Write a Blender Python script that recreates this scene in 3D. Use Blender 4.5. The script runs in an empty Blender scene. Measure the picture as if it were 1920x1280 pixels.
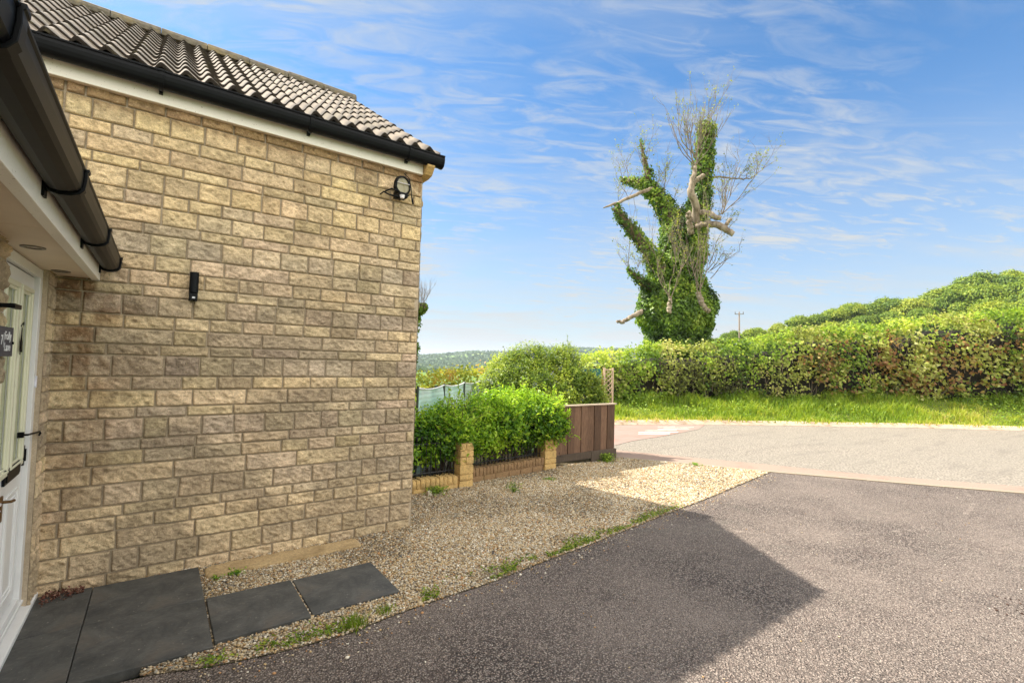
import bpy, math, random
import numpy as np
from mathutils import Matrix, Vector
R = math.radians
scene = bpy.context.scene
COL = scene.collection

# ------------------------------------------------------------------ camera, world, sun, exposure
YAW, PITCH, ROLL = R(36.085), R(2.42), R(1.543)
CAM = np.array([0.0, 0.0, 1.58])
FWD = np.array([math.sin(YAW)*math.cos(PITCH), math.cos(YAW)*math.cos(PITCH), math.sin(PITCH)])
_r = np.array([math.cos(YAW), -math.sin(YAW), 0.0]); _u = np.cross(_r, FWD)
RGT = math.cos(ROLL)*_r + math.sin(ROLL)*_u
UPV = -math.sin(ROLL)*_r + math.cos(ROLL)*_u
cd = bpy.data.cameras.new("camera"); cam = bpy.data.objects.new("camera", cd); COL.objects.link(cam)
cd.sensor_width = 36; cd.lens = 36*907.3/1920; cd.clip_start = 0.02; cd.clip_end = 9000
cam.matrix_world = Matrix(((RGT[0], UPV[0], -FWD[0], CAM[0]), (RGT[1], UPV[1], -FWD[1], CAM[1]), (RGT[2], UPV[2], -FWD[2], CAM[2]), (0, 0, 0, 1)))
scene.camera = cam

SUN_TO = Vector((-0.512, 0.735, 1.0)).normalized()          # towards the sun
sun_el = math.asin(SUN_TO.z); sun_az = math.atan2(SUN_TO.x, SUN_TO.y)
sd = bpy.data.lights.new("sun", 'SUN'); sun = bpy.data.objects.new("sun", sd); COL.objects.link(sun)
sd.energy = 5.0; sd.angle = R(0.6); sd.color = (1.0, 0.93, 0.82)
sun.rotation_euler = (-SUN_TO).to_track_quat('-Z', 'Y').to_euler()

world = bpy.data.worlds.new("World"); scene.world = world; world.use_nodes = True
def build_world():
    nt = world.node_tree; N = nt.nodes; L = nt.links; N.clear()
    out = N.new('ShaderNodeOutputWorld'); bg = N.new('ShaderNodeBackground'); L.new(bg.outputs[0], out.inputs[0])
    sky = N.new('ShaderNodeTexSky'); sky.sky_type = 'NISHITA'; sky.sun_disc = False
    sky.sun_elevation = sun_el; sky.sun_rotation = sun_az; sky.air_density = 1.0; sky.dust_density = 0.6; sky.ozone_density = 1.6
    bg.inputs['Strength'].default_value = 0.15
    tc = N.new('ShaderNodeTexCoord'); sep = N.new('ShaderNodeSeparateXYZ'); L.new(tc.outputs['Generated'], sep.inputs[0])
    def M(op, a, b=None, c=None, clamp=False):
        n = N.new('ShaderNodeMath'); n.operation = op; n.use_clamp = clamp
        for i, v in enumerate((a, b, c)):
            if v is None: continue
            if hasattr(v, 'node'): L.new(v, n.inputs[i])
            else: n.inputs[i].default_value = v
        return n.outputs[0]
    z = M('MAXIMUM', sep.outputs[2], 0.0)
    zz = M('ADD', z, 0.10)
    px = M('DIVIDE', sep.outputs[0], zz); py = M('DIVIDE', sep.outputs[1], zz)
    comb = N.new('ShaderNodeCombineXYZ'); L.new(px, comb.inputs[0]); L.new(py, comb.inputs[1])
    def noise(scale, detail, rough, rot, sx, sy, off=(0, 0, 0), dist=0.0):
        m0 = N.new('ShaderNodeMapping'); m0.inputs['Rotation'].default_value = (0, 0, rot); L.new(comb.outputs[0], m0.inputs[0])
        mp = N.new('ShaderNodeMapping'); mp.inputs['Scale'].default_value = (sx, sy, 1); mp.inputs['Location'].default_value = off
        L.new(m0.outputs[0], mp.inputs[0])
        n = N.new('ShaderNodeTexNoise'); n.inputs['Scale'].default_value = scale; n.inputs['Detail'].default_value = detail; n.inputs['Roughness'].default_value = rough; n.inputs['Distortion'].default_value = dist
        L.new(mp.outputs[0], n.inputs['Vector']); return n.outputs[0]
    def ramp(v, lo, hi):
        n = N.new('ShaderNodeMapRange'); n.interpolation_type = 'SMOOTHSTEP'
        n.inputs['From Min'].default_value = lo; n.inputs['From Max'].default_value = hi; L.new(v, n.inputs[0]); return n.outputs[0]
    mask = ramp(noise(0.55, 3, 0.5, 0.3, 1, 1.2, CLOUD_OFF), 0.30, 0.54)
    mask2 = ramp(noise(0.8, 3, 0.5, 0.9, 1, 1, (7.3, 1.2, 0)), 0.45, 0.65)
    streak = ramp(noise(1.8, 8, 0.62, 0.80, 0.40, 2.2, (3, 5, 0), 0.5), 0.44, 0.90)
    ripple = ramp(noise(9.0, 5, 0.6, 0.52, 0.50, 1.45, (1, 9, 0), 1.0), 0.38, 0.74)
    soft = ramp(noise(1.1, 6, 0.6, 0.62, 0.5, 1.4, (9, 2, 0), 0.3), 0.36, 0.80)
    a = M('MULTIPLY', M('MULTIPLY', streak, M('ADD', M('MULTIPLY', mask2, 0.8), 0.25)), 0.6)
    b = M('MULTIPLY', M('MULTIPLY', M('ADD', M('MULTIPLY', ripple, 0.85), M('MULTIPLY', soft, 0.75)), mask), 0.95)
    hz = M('SUBTRACT', 1.0, ramp(z, 0.02, 0.52))
    low = M('MULTIPLY', M('ADD', M('MULTIPLY', soft, 0.5), 0.62), M('MULTIPLY', hz, 0.9))
    cl = M('MAXIMUM', M('ADD', M('MULTIPLY', M('MAXIMUM', a, b), .85), M('MULTIPLY', low, .35)), low)
    cl = M('ADD', cl, M('MULTIPLY', M('POWER', M('SUBTRACT', 1.0, z, None, True), 12.0), 0.45), None, True)
    # sky colour trimmed a little bluer
    tint = N.new('ShaderNodeMixRGB'); tint.blend_type = 'MULTIPLY'; tint.inputs[0].default_value = 1.0
    L.new(sky.outputs[0], tint.inputs[1]); tint.inputs[2].default_value = SKY_TINT
    mix = N.new('ShaderNodeMixRGB'); L.new(cl, mix.inputs[0]); L.new(tint.outputs[0], mix.inputs[1]); mix.inputs[2].default_value = CLOUD_COL
    # unseen cloud bank added as fill light, behind the camera and overhead
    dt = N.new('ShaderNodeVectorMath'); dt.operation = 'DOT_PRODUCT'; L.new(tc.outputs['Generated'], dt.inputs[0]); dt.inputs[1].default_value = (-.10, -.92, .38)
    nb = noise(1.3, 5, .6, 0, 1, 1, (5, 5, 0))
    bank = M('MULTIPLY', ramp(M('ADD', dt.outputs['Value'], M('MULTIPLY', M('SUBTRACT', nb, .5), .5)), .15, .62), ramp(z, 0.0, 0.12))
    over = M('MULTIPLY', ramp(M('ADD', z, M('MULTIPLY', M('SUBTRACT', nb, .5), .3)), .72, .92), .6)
    mix2 = N.new('ShaderNodeMixRGB'); L.new(M('MAXIMUM', bank, over), mix2.inputs[0]); L.new(mix.outputs[0], mix2.inputs[1]); mix2.inputs[2].default_value = FILL_BANK_COL
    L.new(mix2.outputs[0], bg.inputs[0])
CLOUD_OFF = (0.4, 2.1, 0); SKY_TINT = (.26, .50, .66, 1); CLOUD_COL = (2.12, 2.22, 2.28, 1); FILL_BANK_COL = (7.0, 6.75, 6.3, 1)
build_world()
scene.render.engine = 'CYCLES'
vs = scene.view_settings; vs.view_transform = 'Standard'; vs.look = 'None'; vs.exposure = 1.10; vs.gamma = 1.0; vs.use_curve_mapping = False
scene.cycles.max_bounces = 6; scene.cycles.diffuse_bounces = 3; scene.cycles.transparent_max_bounces = 6

# ------------------------------------------------------------------ numeric helpers
def lin(r, g, b):
    f = lambda c: (c/255/12.92) if c/255 <= .04045 else ((c/255+.055)/1.055)**2.4
    return (f(r), f(g), f(b), 1.0)
def _h(ix, iy, iz, seed):
    n = (ix.astype(np.int64)*374761393 + iy.astype(np.int64)*668265263 + iz.astype(np.int64)*2147483647 % 1274126177 + seed*974711) & 0x7fffffff
    n = ((n ^ (n >> 13))*1274126177) & 0x7fffffff
    n = ((n ^ (n >> 16))*668265263) & 0x7fffffff
    return ((n ^ (n >> 15)) & 0xffff)/65535.0
def vnoise(x, y, z=None, seed=0):
    x = np.asarray(x, float); y = np.asarray(y, float); z = np.zeros_like(x) if z is None else np.asarray(z, float)
    xi = np.floor(x); yi = np.floor(y); zi = np.floor(z); fx = x-xi; fy = y-yi; fz = z-zi
    fx = fx*fx*(3-2*fx); fy = fy*fy*(3-2*fy); fz = fz*fz*(3-2*fz); r = 0
    for dz in (0, 1):
        wz = fz if dz else 1-fz
        for dy in (0, 1):
            wy = fy if dy else 1-fy
            r = r + wz*wy*(_h(xi, yi+dy, zi+dz, seed)*(1-fx) + _h(xi+1, yi+dy, zi+dz, seed)*fx)
    return r
def fbm(x, y, z=None, seed=0, o=4, g=.5):
    a = 1.0; s = 0; t = 0; k = 1.0
    for i in range(o):
        s = s + a*vnoise(np.asarray(x)*k, np.asarray(y)*k, None if z is None else np.asarray(z)*k, seed+i*17); t += a; a *= g; k *= 2.03
    return s/t
def sstep(x, a, b):
    t = np.clip((np.asarray(x, float)-a)/(b-a), 0, 1); return t*t*(3-2*t)

# ------------------------------------------------------------------ object helpers
def origin(o):
    v = np.zeros(3)
    while o is not None: v += np.array(o.location); o = o.parent
    return v
def tag(o, label=None, cat=None, group=None, kind=None):
    for k, v in (('label', label), ('category', cat), ('group', group), ('kind', kind)):
        if v: o[k] = v
    return o
def empty(name, loc, label, cat, group=None):
    o = bpy.data.objects.new(name, None); COL.objects.link(o); o.location = loc; o.empty_display_size = .1
    return tag(o, label, cat, group)
def mk(name, V, F, mat, parent=None, smooth=False, attrs=None, loc=None):
    """V (n,3) world coordinates, F (m,k) equal-size faces or a list of lists"""
    V = np.array(V, float)
    o0 = origin(parent) if parent is not None else np.zeros(3)
    if loc is not None: o0 = np.array(loc, float)
    V = V-o0
    me = bpy.data.meshes.new(name)
    if isinstance(F, np.ndarray):
        m, k = F.shape
        me.vertices.add(len(V)); me.vertices.foreach_set('co', V.astype(np.float32).ravel())
        me.loops.add(m*k); me.loops.foreach_set('vertex_index', F.astype(np.int32).ravel())
        me.polygons.add(m); me.polygons.foreach_set('loop_start', np.arange(0, m*k, k, dtype=np.int32))
        me.polygons.foreach_set('loop_total', np.full(m, k, dtype=np.int32))
    else:
        me.from_pydata([tuple(v) for v in V], [], [list(map(int, f)) for f in F])
    for an, (dom, arr) in (attrs or {}).items():
        arr = np.asarray(arr, np.float32)
        if arr.ndim == 1: me.attributes.new(an, 'FLOAT', dom).data.foreach_set('value', arr)
        else:
            if arr.shape[1] == 3: arr = np.concatenate([arr, np.ones((len(arr), 1), np.float32)], 1)
            me.attributes.new(an, 'FLOAT_COLOR', dom).data.foreach_set('color', arr.ravel())
    me.update(calc_edges=True); me.validate()
    if smooth: me.polygons.foreach_set('use_smooth', np.ones(len(me.polygons), bool))
    if mat: me.materials.append(mat)
    o = bpy.data.objects.new(name, me); COL.objects.link(o)
    if parent is not None: o.parent = parent
    elif loc is not None: o.location = loc
    return o
class MB:
    def __init__(s): s.V = []; s.F = []
    def add(s, V, F):
        b = len(s.V); s.V += [tuple(map(float, v)) for v in V]; s.F += [[b+int(i) for i in f] for f in F]; return s
    def box(s, x0, x1, y0, y1, z0, z1):
        return s.add([(x, y, z) for x in (x0, x1) for y in (y0, y1) for z in (z0, z1)],
                     [(0, 1, 3, 2), (4, 6, 7, 5), (0, 4, 5, 1), (2, 3, 7, 6), (0, 2, 6, 4), (1, 5, 7, 3)])
    def prism(s, pts, a0, a1, axis):
        """closed profile pts swept along an axis; pts are the two other coordinates in x,y,z order"""
        def P(p, a): return (a, p[0], p[1]) if axis == 'x' else ((p[0], a, p[1]) if axis == 'y' else (p[0], p[1], a))
        n = len(pts)
        return s.add([P(p, a0) for p in pts]+[P(p, a1) for p in pts], [list(range(n))[::-1], list(range(n, 2*n))]+[(i, (i+1) % n, n+(i+1) % n, n+i) for i in range(n)])
    def tube(s, pts, rad, k=8, cap=True):
        V, F = tube_np(pts, rad, k); s.add(V, F)
        if cap:
            b = len(s.V)-len(V); s.F.append([b+i for i in range(k)][::-1]); s.F.append([b+len(V)-k+i for i in range(k)])
        return s
    def build(s, name, mat, parent=None, bevel=0, smooth=False, loc=None):
        o = mk(name, s.V, s.F, mat, parent, smooth, loc=loc)
        if bevel:
            m = o.modifiers.new('bevel', 'BEVEL'); m.width = bevel; m.segments = 2; m.limit_method = 'ANGLE'; m.angle_limit = R(40)
        return o
def tube_np(pts, rad, k=6):
    P = np.array(pts, float); n = len(P); rad = np.full(n, rad) if np.isscalar(rad) else np.array(rad, float)
    T = np.gradient(P, axis=0) if n > 2 else np.repeat((P[1]-P[0])[None], n, 0)
    T /= np.linalg.norm(T, axis=1)[:, None]+1e-12
    ref = np.array([0, 0, 1.0]) if abs(T[0][2]) < .9 else np.array([1.0, 0, 0])
    A = np.cross(T[0], ref); A /= np.linalg.norm(A); V = []
    for i in range(n):
        A = A-T[i]*(A@T[i]); A /= np.linalg.norm(A)+1e-12; B = np.cross(T[i], A)
        for j in range(k):
            t = 2*math.pi*j/k; V.append(P[i]+rad[i]*(math.cos(t)*A+math.sin(t)*B))
    F = [(i*k+j, i*k+(j+1) % k, (i+1)*k+(j+1) % k, (i+1)*k+j) for i in range(n-1) for j in range(k)]
    return np.array(V), np.array(F)

# ------------------------------------------------------------------ materials
def newmat(name):
    m = bpy.data.materials.new(name); m.use_nodes = True; nt = m.node_tree; nt.nodes.clear()
    out = nt.nodes.new('ShaderNodeOutputMaterial'); p = nt.nodes.new('ShaderNodeBsdfPrincipled'); nt.links.new(p.outputs[0], out.inputs[0])
    return m, nt, p, out
def nd(nt, t, **kw):
    n = nt.nodes.new(t)
    for k, v in kw.items():
        if k in n.inputs: n.inputs[k].default_value = v
        else: setattr(n, k, v)
    return n
def mixc(nt, fac, a, b, mode='MIX'):
    n = nt.nodes.new('ShaderNodeMixRGB'); n.blend_type = mode
    for i, v in enumerate((fac, a, b)):
        if hasattr(v, 'node'): nt.links.new(v, n.inputs[i])
        else: n.inputs[i].default_value = v
    return n.outputs[0]
def rng_(nt, v, lo, hi, t0=0.0, t1=1.0):
    n = nt.nodes.new('ShaderNodeMapRange'); n.inputs['From Min'].default_value = lo; n.inputs['From Max'].default_value = hi
    n.inputs['To Min'].default_value = t0; n.inputs['To Max'].default_value = t1; nt.links.new(v, n.inputs[0]); return n.outputs[0]
def objnoise(nt, scale, detail=4, rough=.6, sc=(1, 1, 1), kind='Object', dist=0):
    tc = nt.nodes.new('ShaderNodeTexCoord'); mp = nt.nodes.new('ShaderNodeMapping'); mp.inputs['Scale'].default_value = sc
    nt.links.new(tc.outputs[kind], mp.inputs[0])
    n = nd(nt, 'ShaderNodeTexNoise', Scale=scale, Detail=detail, Roughness=rough, Distortion=dist); nt.links.new(mp.outputs[0], n.inputs['Vector']); return n.outputs[0]
def bump(nt, p, h, strength, dist, prev=None):
    b = nd(nt, 'ShaderNodeBump', Strength=strength, Distance=dist); nt.links.new(h, b.inputs['Height'])
    if prev is not None: nt.links.new(prev, b.inputs['Normal'])
    nt.links.new(b.outputs[0], p.inputs['Normal']); return b.outputs[0]
def simple(name, col, rough=.6, metal=0, nscale=40, namt=.25, bmp=.0, dirt=None, spec=.5, dscale=3, dlo=.5, dhi=.75):
    m, nt, p, o = newmat(name); n = objnoise(nt, nscale, 5)
    c = mixc(nt, rng_(nt, n, .3, .7, 0, 1), tuple(x*(1-namt) for x in col[:3])+(1,), tuple(min(1, x*(1+namt)) for x in col[:3])+(1,))
    if dirt is not None: c = mixc(nt, rng_(nt, objnoise(nt, dscale, 6, .7), dlo, dhi, 0, 1), c, dirt)
    nt.links.new(c, p.inputs['Base Color']); p.inputs['Roughness'].default_value = rough; p.inputs['Metallic'].default_value = metal
    p.inputs['Specular IOR Level'].default_value = spec
    if bmp: bump(nt, p, n, bmp, .003)
    return m
def attrmat(name, rough=.9, vary=.22, nscale=60, bmp=.5, bdist=.004, spec=.25, grit=400):
    """base colour from the mesh's own 'col' attribute, broken up with grain"""
    m, nt, p, o = newmat(name); a = nd(nt, 'ShaderNodeAttribute', attribute_name='col')
    n = objnoise(nt, nscale, 6, .7); g = objnoise(nt, grit, 3, .6)
    c = mixc(nt, 1.0, a.outputs['Color'], mixc(nt, n, (1-vary,)*3+(1,), (1+vary,)*3+(1,)), 'MULTIPLY')
    c = mixc(nt, 1.0, c, mixc(nt, rng_(nt, g, .3, .7), (.82,)*3+(1,), (1.16,)*3+(1,)), 'MULTIPLY')
    nt.links.new(c, p.inputs['Base Color']); p.inputs['Roughness'].default_value = rough; p.inputs['Specular IOR Level'].default_value = spec
    b = bump(nt, p, n, bmp, bdist); bump(nt, p, g, bmp*.6, .0015, b)
    return m
def leafmat(name, cols, trans=.38, rough=.5, spec=.35):
    """leaf colour picked by the per-leaf 'tone' attribute"""
    m = bpy.data.materials.new(name); m.use_nodes = True; nt = m.node_tree; nt.nodes.clear()
    out = nt.nodes.new('ShaderNodeOutputMaterial'); a = nd(nt, 'ShaderNodeAttribute', attribute_name='tone')
    r = nt.nodes.new('ShaderNodeValToRGB'); el = r.color_ramp.elements
    while len(el) > 1: el.remove(el[-1])
    el[0].position = 0; el[0].color = cols[0]
    for i, c in enumerate(cols[1:]): e = el.new((i+1)/(len(cols)-1)); e.color = c
    nt.links.new(a.outputs['Fac'], r.inputs[0])
    p = nd(nt, 'ShaderNodeBsdfPrincipled'); p.inputs['Roughness'].default_value = rough; p.inputs['Specular IOR Level'].default_value = spec
    t = nd(nt, 'ShaderNodeBsdfTranslucent'); mx = nd(nt, 'ShaderNodeMixShader'); mx.inputs[0].default_value = trans
    tcol = mixc(nt, 1.0, r.outputs[0], (1.25, 1.2, .7, 1), 'MULTIPLY')
    nt.links.new(r.outputs[0], p.inputs['Base Color']); nt.links.new(tcol, t.inputs[0])
    nt.links.new(p.outputs[0], mx.inputs[1]); nt.links.new(t.outputs[0], mx.inputs[2]); nt.links.new(mx.outputs[0], out.inputs[0])
    return m
BLACKP = simple('black_plastic', lin(14, 16, 19), .42, nscale=12, namt=.25, dirt=lin(46, 48, 48), dscale=9, dlo=.62, dhi=.95, bmp=.1, spec=.14)
def pvc(name, col, ax):
    m, nt, p, o = newmat(name)   # white board, ageing to amber under the gutter line and along the run
    n = objnoise(nt, 6, 4, .6, (1, 1, 1)); tc = nd(nt, 'ShaderNodeTexCoord'); sp = nd(nt, 'ShaderNodeSeparateXYZ'); nt.links.new(tc.outputs['Object'], sp.inputs[0])
    mm = nd(nt, 'ShaderNodeMath', operation='MULTIPLY_ADD'); nt.links.new(n, mm.inputs[0]); mm.inputs[1].default_value = .05; nt.links.new(sp.outputs[2], mm.inputs[2])
    f = rng_(nt, mm.outputs[0], ax[0], ax[1], 0, 1)
    c = mixc(nt, f, col, lin(196, 160, 96)); c = mixc(nt, rng_(nt, objnoise(nt, 90, 3), .66, .74), c, lin(120, 96, 60))
    nt.links.new(c, p.inputs['Base Color']); p.inputs['Roughness'].default_value = .35; return m
WHITE = simple('white_upvc', lin(226, 227, 226), .3, nscale=7, namt=.04, dirt=lin(190, 188, 176), dscale=22, dlo=.66, dhi=.8)
CREAM = simple('cream_glazing', lin(205, 207, 172), .12, nscale=3, namt=.06)
SOFFIT = simple('soffit_board', lin(228, 212, 190), .5, nscale=5, namt=.05)
IRON = simple('railing_iron', lin(24, 24, 26), .45)
STONE = attrmat('pitched_stone', vary=.45, nscale=95, bmp=1.0, bdist=.009, grit=230)
def speckle_stone(m):
    # random dark and pale speckle over the pitched faces
    nt = m.node_tree; p = next(n for n in nt.nodes if n.type == 'BSDF_PRINCIPLED'); src = p.inputs['Base Color'].links[0].from_socket
    k = objnoise(nt, 62, 3, .55, (1.0, 1.0, 1.5), dist=1.5); c = mixc(nt, rng_(nt, k, .55, .66, 0, .42), src, lin(98, 78, 54))
    k2 = objnoise(nt, 75, 2, .5, (1.2, 1.2, 1.0), dist=.8); c = mixc(nt, rng_(nt, k2, .60, .72, 0, .35), c, lin(240, 222, 180)); nt.links.new(c, p.inputs['Base Color'])
speckle_stone(STONE)
MORTAR = simple('mortar', lin(182, 166, 142), .95, nscale=120, namt=.2, bmp=.6, dirt=lin(132, 116, 94), dscale=2.2, dlo=.5, dhi=.8)
TILE = None

# ------------------------------------------------------------------ ground shape
def UVof(x, y):
    return x*math.cos(YAW)-y*math.sin(YAW), x*math.sin(YAW)+y*math.cos(YAW)
def XYof(u, v):
    return u*math.cos(YAW)+v*math.sin(YAW), -u*math.sin(YAW)+v*math.cos(YAW)
def height(x, y):
    u, v = UVof(x, y); q = u/np.maximum(v, 1)
    h = -.06+np.zeros_like(u)
    h = h + .12*np.clip(u-40, 0, 190)*sstep(v, 34, 105)*(1-sstep(v, 260, 520))
    h = h - 17*sstep(v, 28, 520)*(1-sstep(u, 8, 60))
    h = h + (17+4+20*sstep(q, -.22, -.04)+5*vnoise(u/240, v/300, seed=4))*sstep(v, 800, 1500)
    return h
def build_ground():
    nr, na = 90, 288
    r = np.concatenate([[0], np.geomspace(1.5, 4200, nr-1)]); a = np.linspace(0, 2*np.pi, na, endpoint=False)
    X = (r[:, None]*np.cos(a)+4).ravel(); Y = (r[:, None]*np.sin(a)+4).ravel(); Z = height(X, Y)
    near = np.hypot(X-4, Y-4) < 11
    Z = np.where(near, -.09, Z)
    idx = np.arange(nr*na).reshape(nr, na)
    F = np.stack([idx[:-1], idx[1:], np.roll(idx[1:], -1, 1), np.roll(idx[:-1], -1, 1)], -1).reshape(-1, 4)
    u, v = UVof(X, Y)
    g1 = np.array(lin(126, 142, 62)[:3]); g2 = np.array(lin(96, 122, 58)[:3]); lil = np.array(lin(150, 138, 140)[:3]); wood = np.array(lin(70, 88, 60)[:3])
    f = fbm(u/160, v/90, seed=8, o=3)[:, None]
    c = g1*(1-sstep(f, .45, .55))+g2*sstep(f, .45, .55)
    w = (sstep(v, 420, 520)*(1-sstep(v, 900, 1050))*sstep(fbm(u/60, v/140, seed=3), .42, .5))[:, None]
    c = c*(1-w)+lil*w
    return mk('ground', np.stack([X, Y, Z], 1), F, attrmat('field_grass', nscale=.6, bmp=.3, grit=9), smooth=True, attrs={'col': ('POINT', c)})
tag(build_ground(), kind='structure')

# ------------------------------------------------------------------ flat sheets
def sheet(name, pts, z, mat, kind='structure'):
    pts = [(p[0], p[1], p[2] if len(p) > 2 else z) for p in pts]
    o = mk(name, pts, [list(range(len(pts)))], mat); tag(o, kind=kind); return o
def strip(name, A, B, z, mat, n=1, kind='structure'):
    V = [(*p, z) for p in A]+[(*p, z) for p in B]; k = len(A)
    o = mk(name, V, [(i, i+1, k+i+1, k+i) for i in range(k-1)], mat); return tag(o, kind=kind)
def tarmac_mat():
    m, nt, p, o = newmat('reddish_tarmac')
    tc = nd(nt, 'ShaderNodeTexCoord')
    vo = nd(nt, 'ShaderNodeTexVoronoi', Scale=92.0); nt.links.new(tc.outputs['Object'], vo.inputs['Vector'])
    vo2 = nd(nt, 'ShaderNodeTexVoronoi', Scale=58.0); nt.links.new(tc.outputs['Object'], vo2.inputs['Vector'])
    r = nt.nodes.new('ShaderNodeValToRGB'); e = r.color_ramp.elements
    e[0].color = lin(98, 86, 82); e[1].color = lin(188, 172, 158)
    for pos, c in ((.25, lin(124, 114, 107)), (.5, lin(152, 134, 124)), (.75, lin(162, 152, 143))): q = e.new(pos); q.color = c
    sp = nd(nt, 'ShaderNodeSeparateXYZ'); nt.links.new(vo.outputs['Color'], sp.inputs[0]); nt.links.new(sp.outputs[0], r.inputs[0])
    c = mixc(nt, rng_(nt, vo.outputs['Distance'], .34, .72), r.outputs[0], lin(66, 59, 55))
    c = mixc(nt, rng_(nt, objnoise(nt, .8, 5, .6), .38, .68, 0, .5), c, lin(156, 142, 131))
    c = mixc(nt, rng_(nt, objnoise(nt, 2.2, 6, .7, dist=.5), .6, .82, 0, .35), c, lin(84, 88, 74))
    c = mixc(nt, rng_(nt, objnoise(nt, 34, 2, .5), .735, .76), c, lin(205, 196, 180))
    # scuffed turning arc worn into the surface
    dv = nd(nt, 'ShaderNodeVectorMath', operation='DISTANCE'); nt.links.new(tc.outputs['Object'], dv.inputs[0]); dv.inputs[1].default_value = (7.4, 5.5, 0)
    ab = nd(nt, 'ShaderNodeMath', operation='COMPARE'); nt.links.new(dv.outputs['Value'], ab.inputs[0]); ab.inputs[1].default_value = 4.07; ab.inputs[2].default_value = .022
    am = nd(nt, 'ShaderNodeMath', operation='MULTIPLY'); nt.links.new(ab.outputs[0], am.inputs[0]); nt.links.new(rng_(nt, objnoise(nt, 5, 6, .75), .48, .66, 0, .30), am.inputs[1])
    c = mixc(nt, am.outputs[0], c, lin(214, 198, 182))
    c = mixc(nt, rng_(nt, objnoise(nt, .55, 7, .65, (1, 1, 1), dist=.8), .56, .70, 0, .35), c, lin(120, 120, 108))
    c = mixc(nt, rng_(nt, objnoise(nt, 1.4, 7, .7, (1, 1, 1), dist=.3), .60, .66, 0, .30), c, lin(86, 72, 68))
    nt.links.new(c, p.inputs['Base Color']); p.inputs['Roughness'].default_value = .9; p.inputs['Specular IOR Level'].default_value = .25
    b = bump(nt, p, rng_(nt, vo.outputs['Distance'], 0, .7, 1, 0), 1.0, .014)
    b = bump(nt, p, rng_(nt, vo2.outputs['Distance'], 0, .7, 1, 0), .6, .008, b)
    bump(nt, p, objnoise(nt, 5, 3), .3, .02, b)
    return m
def road_mat():
    m, nt, p, o = newmat('road_asphalt')
    tc = nd(nt, 'ShaderNodeTexCoord'); vo = nd(nt, 'ShaderNodeTexVoronoi', Scale=32.0); nt.links.new(tc.outputs['Object'], vo.inputs['Vector'])
    c = mixc(nt, rng_(nt, vo.outputs['Distance'], .2, .62), lin(160, 151, 138), lin(118, 111, 101))
    c = mixc(nt, rng_(nt, objnoise(nt, .7, 6, .65, (1, 1, 1), dist=.4), .42, .72, 0, .45), c, lin(128, 122, 112))
    c = mixc(nt, rng_(nt, objnoise(nt, 1.0, 6, .7, (.5, 3.0, 1)), .52, .72, 0, .45), c, lin(98, 92, 86))
    nt.links.new(c, p.inputs['Base Color']); p.inputs['Roughness'].default_value = .9; p.inputs['Specular IOR Level'].default_value = .2
    b = bump(nt, p, vo.outputs['Distance'], .7, .012); bump(nt, p, objnoise(nt, 7, 4), .3, .02, b); return m
BOUND = [(-6, 2.95), (-.6, 3.0), (-.2, 3.02), (.05, 2.99), (.29, 2.90), (.62, 2.84), (.96, 2.82), (1.26, 2.87), (1.65, 2.90), (1.98, 2.91), (2.48, 2.98), (3.12, 3.05), (4.21, 3.20), (4.67, 3.26), (5.5, 3.36), (7.66, 3.69)]
EDGE = [(6.4, 5.67), (7.06, 4.62), (7.66, 3.69), (8.06, 3.14), (8.37, 2.70), (8.86, 2.03), (9.47, 1.23), (12.2, -2.5), (15, -6.6)]
PINK = [(6.96, 6.17), (7.64, 5.0), (8.25, 4.02), (8.62, 3.36), (8.96, 2.75), (9.50, 2.05), (10.11, 1.31), (12.8, -2.1), (15.6, -6.2)]
FARK = [(-6, 21), (0, 16.2), (4, 13.1), (7.5, 10.5), (9.92, 8.81), (12.42, 7.81), (14.85, 6.34), (17.71, 4.65), (20.46, 2.63), (24.5, -.6), (31, -6.5)]
tar = sheet('driveway', BOUND+EDGE[3:]+[(-6, -6.6)], 0.0, tarmac_mat())
ROADN = [(-6, 17), (0, 12.8), (3.2, 10.4), (5.7, 8.1), (6.3, 7.0)]+PINK
strip('road', ROADN+[(15.8, -6.4)], [(-6, 21.02), (-2, 17.8), (0, 16.22), (4, 13.12), (7.5, 10.52), (9.92, 8.83), (11, 8.4), (12.42, 7.83), (14.85, 6.36), (17.71, 4.67), (20.46, 2.65), (22.4, 1.1), (24.5, -.58), (27.5, -3.2), (31, -6.48)], -.02, road_mat())
PINKM = simple('pink_pavement', lin(146, 124, 110), .9, nscale=60, namt=.15, bmp=.4, dirt=lin(126, 106, 92), dscale=1.3)
strip('pavement', [(5.62, 6.9)]+EDGE, [(6.25, 7.2)]+PINK, -.004, PINKM)
REDM = simple('red_road_surface', lin(160, 112, 100), .9, nscale=50, namt=.15, bmp=.4, dirt=lin(136, 124, 114), dscale=1.6, dlo=.30, dhi=.60)
sheet('red_road_patch', [(7.3, 6.55), (8.1, 6.78), (9.53, 6.95), (11.3, 7.25), (12.3, 7.72), (10.9, 8.32), (9.8, 8.72), (8.2, 7.9), (7.0, 7.4)], -.014, REDM)
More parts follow.
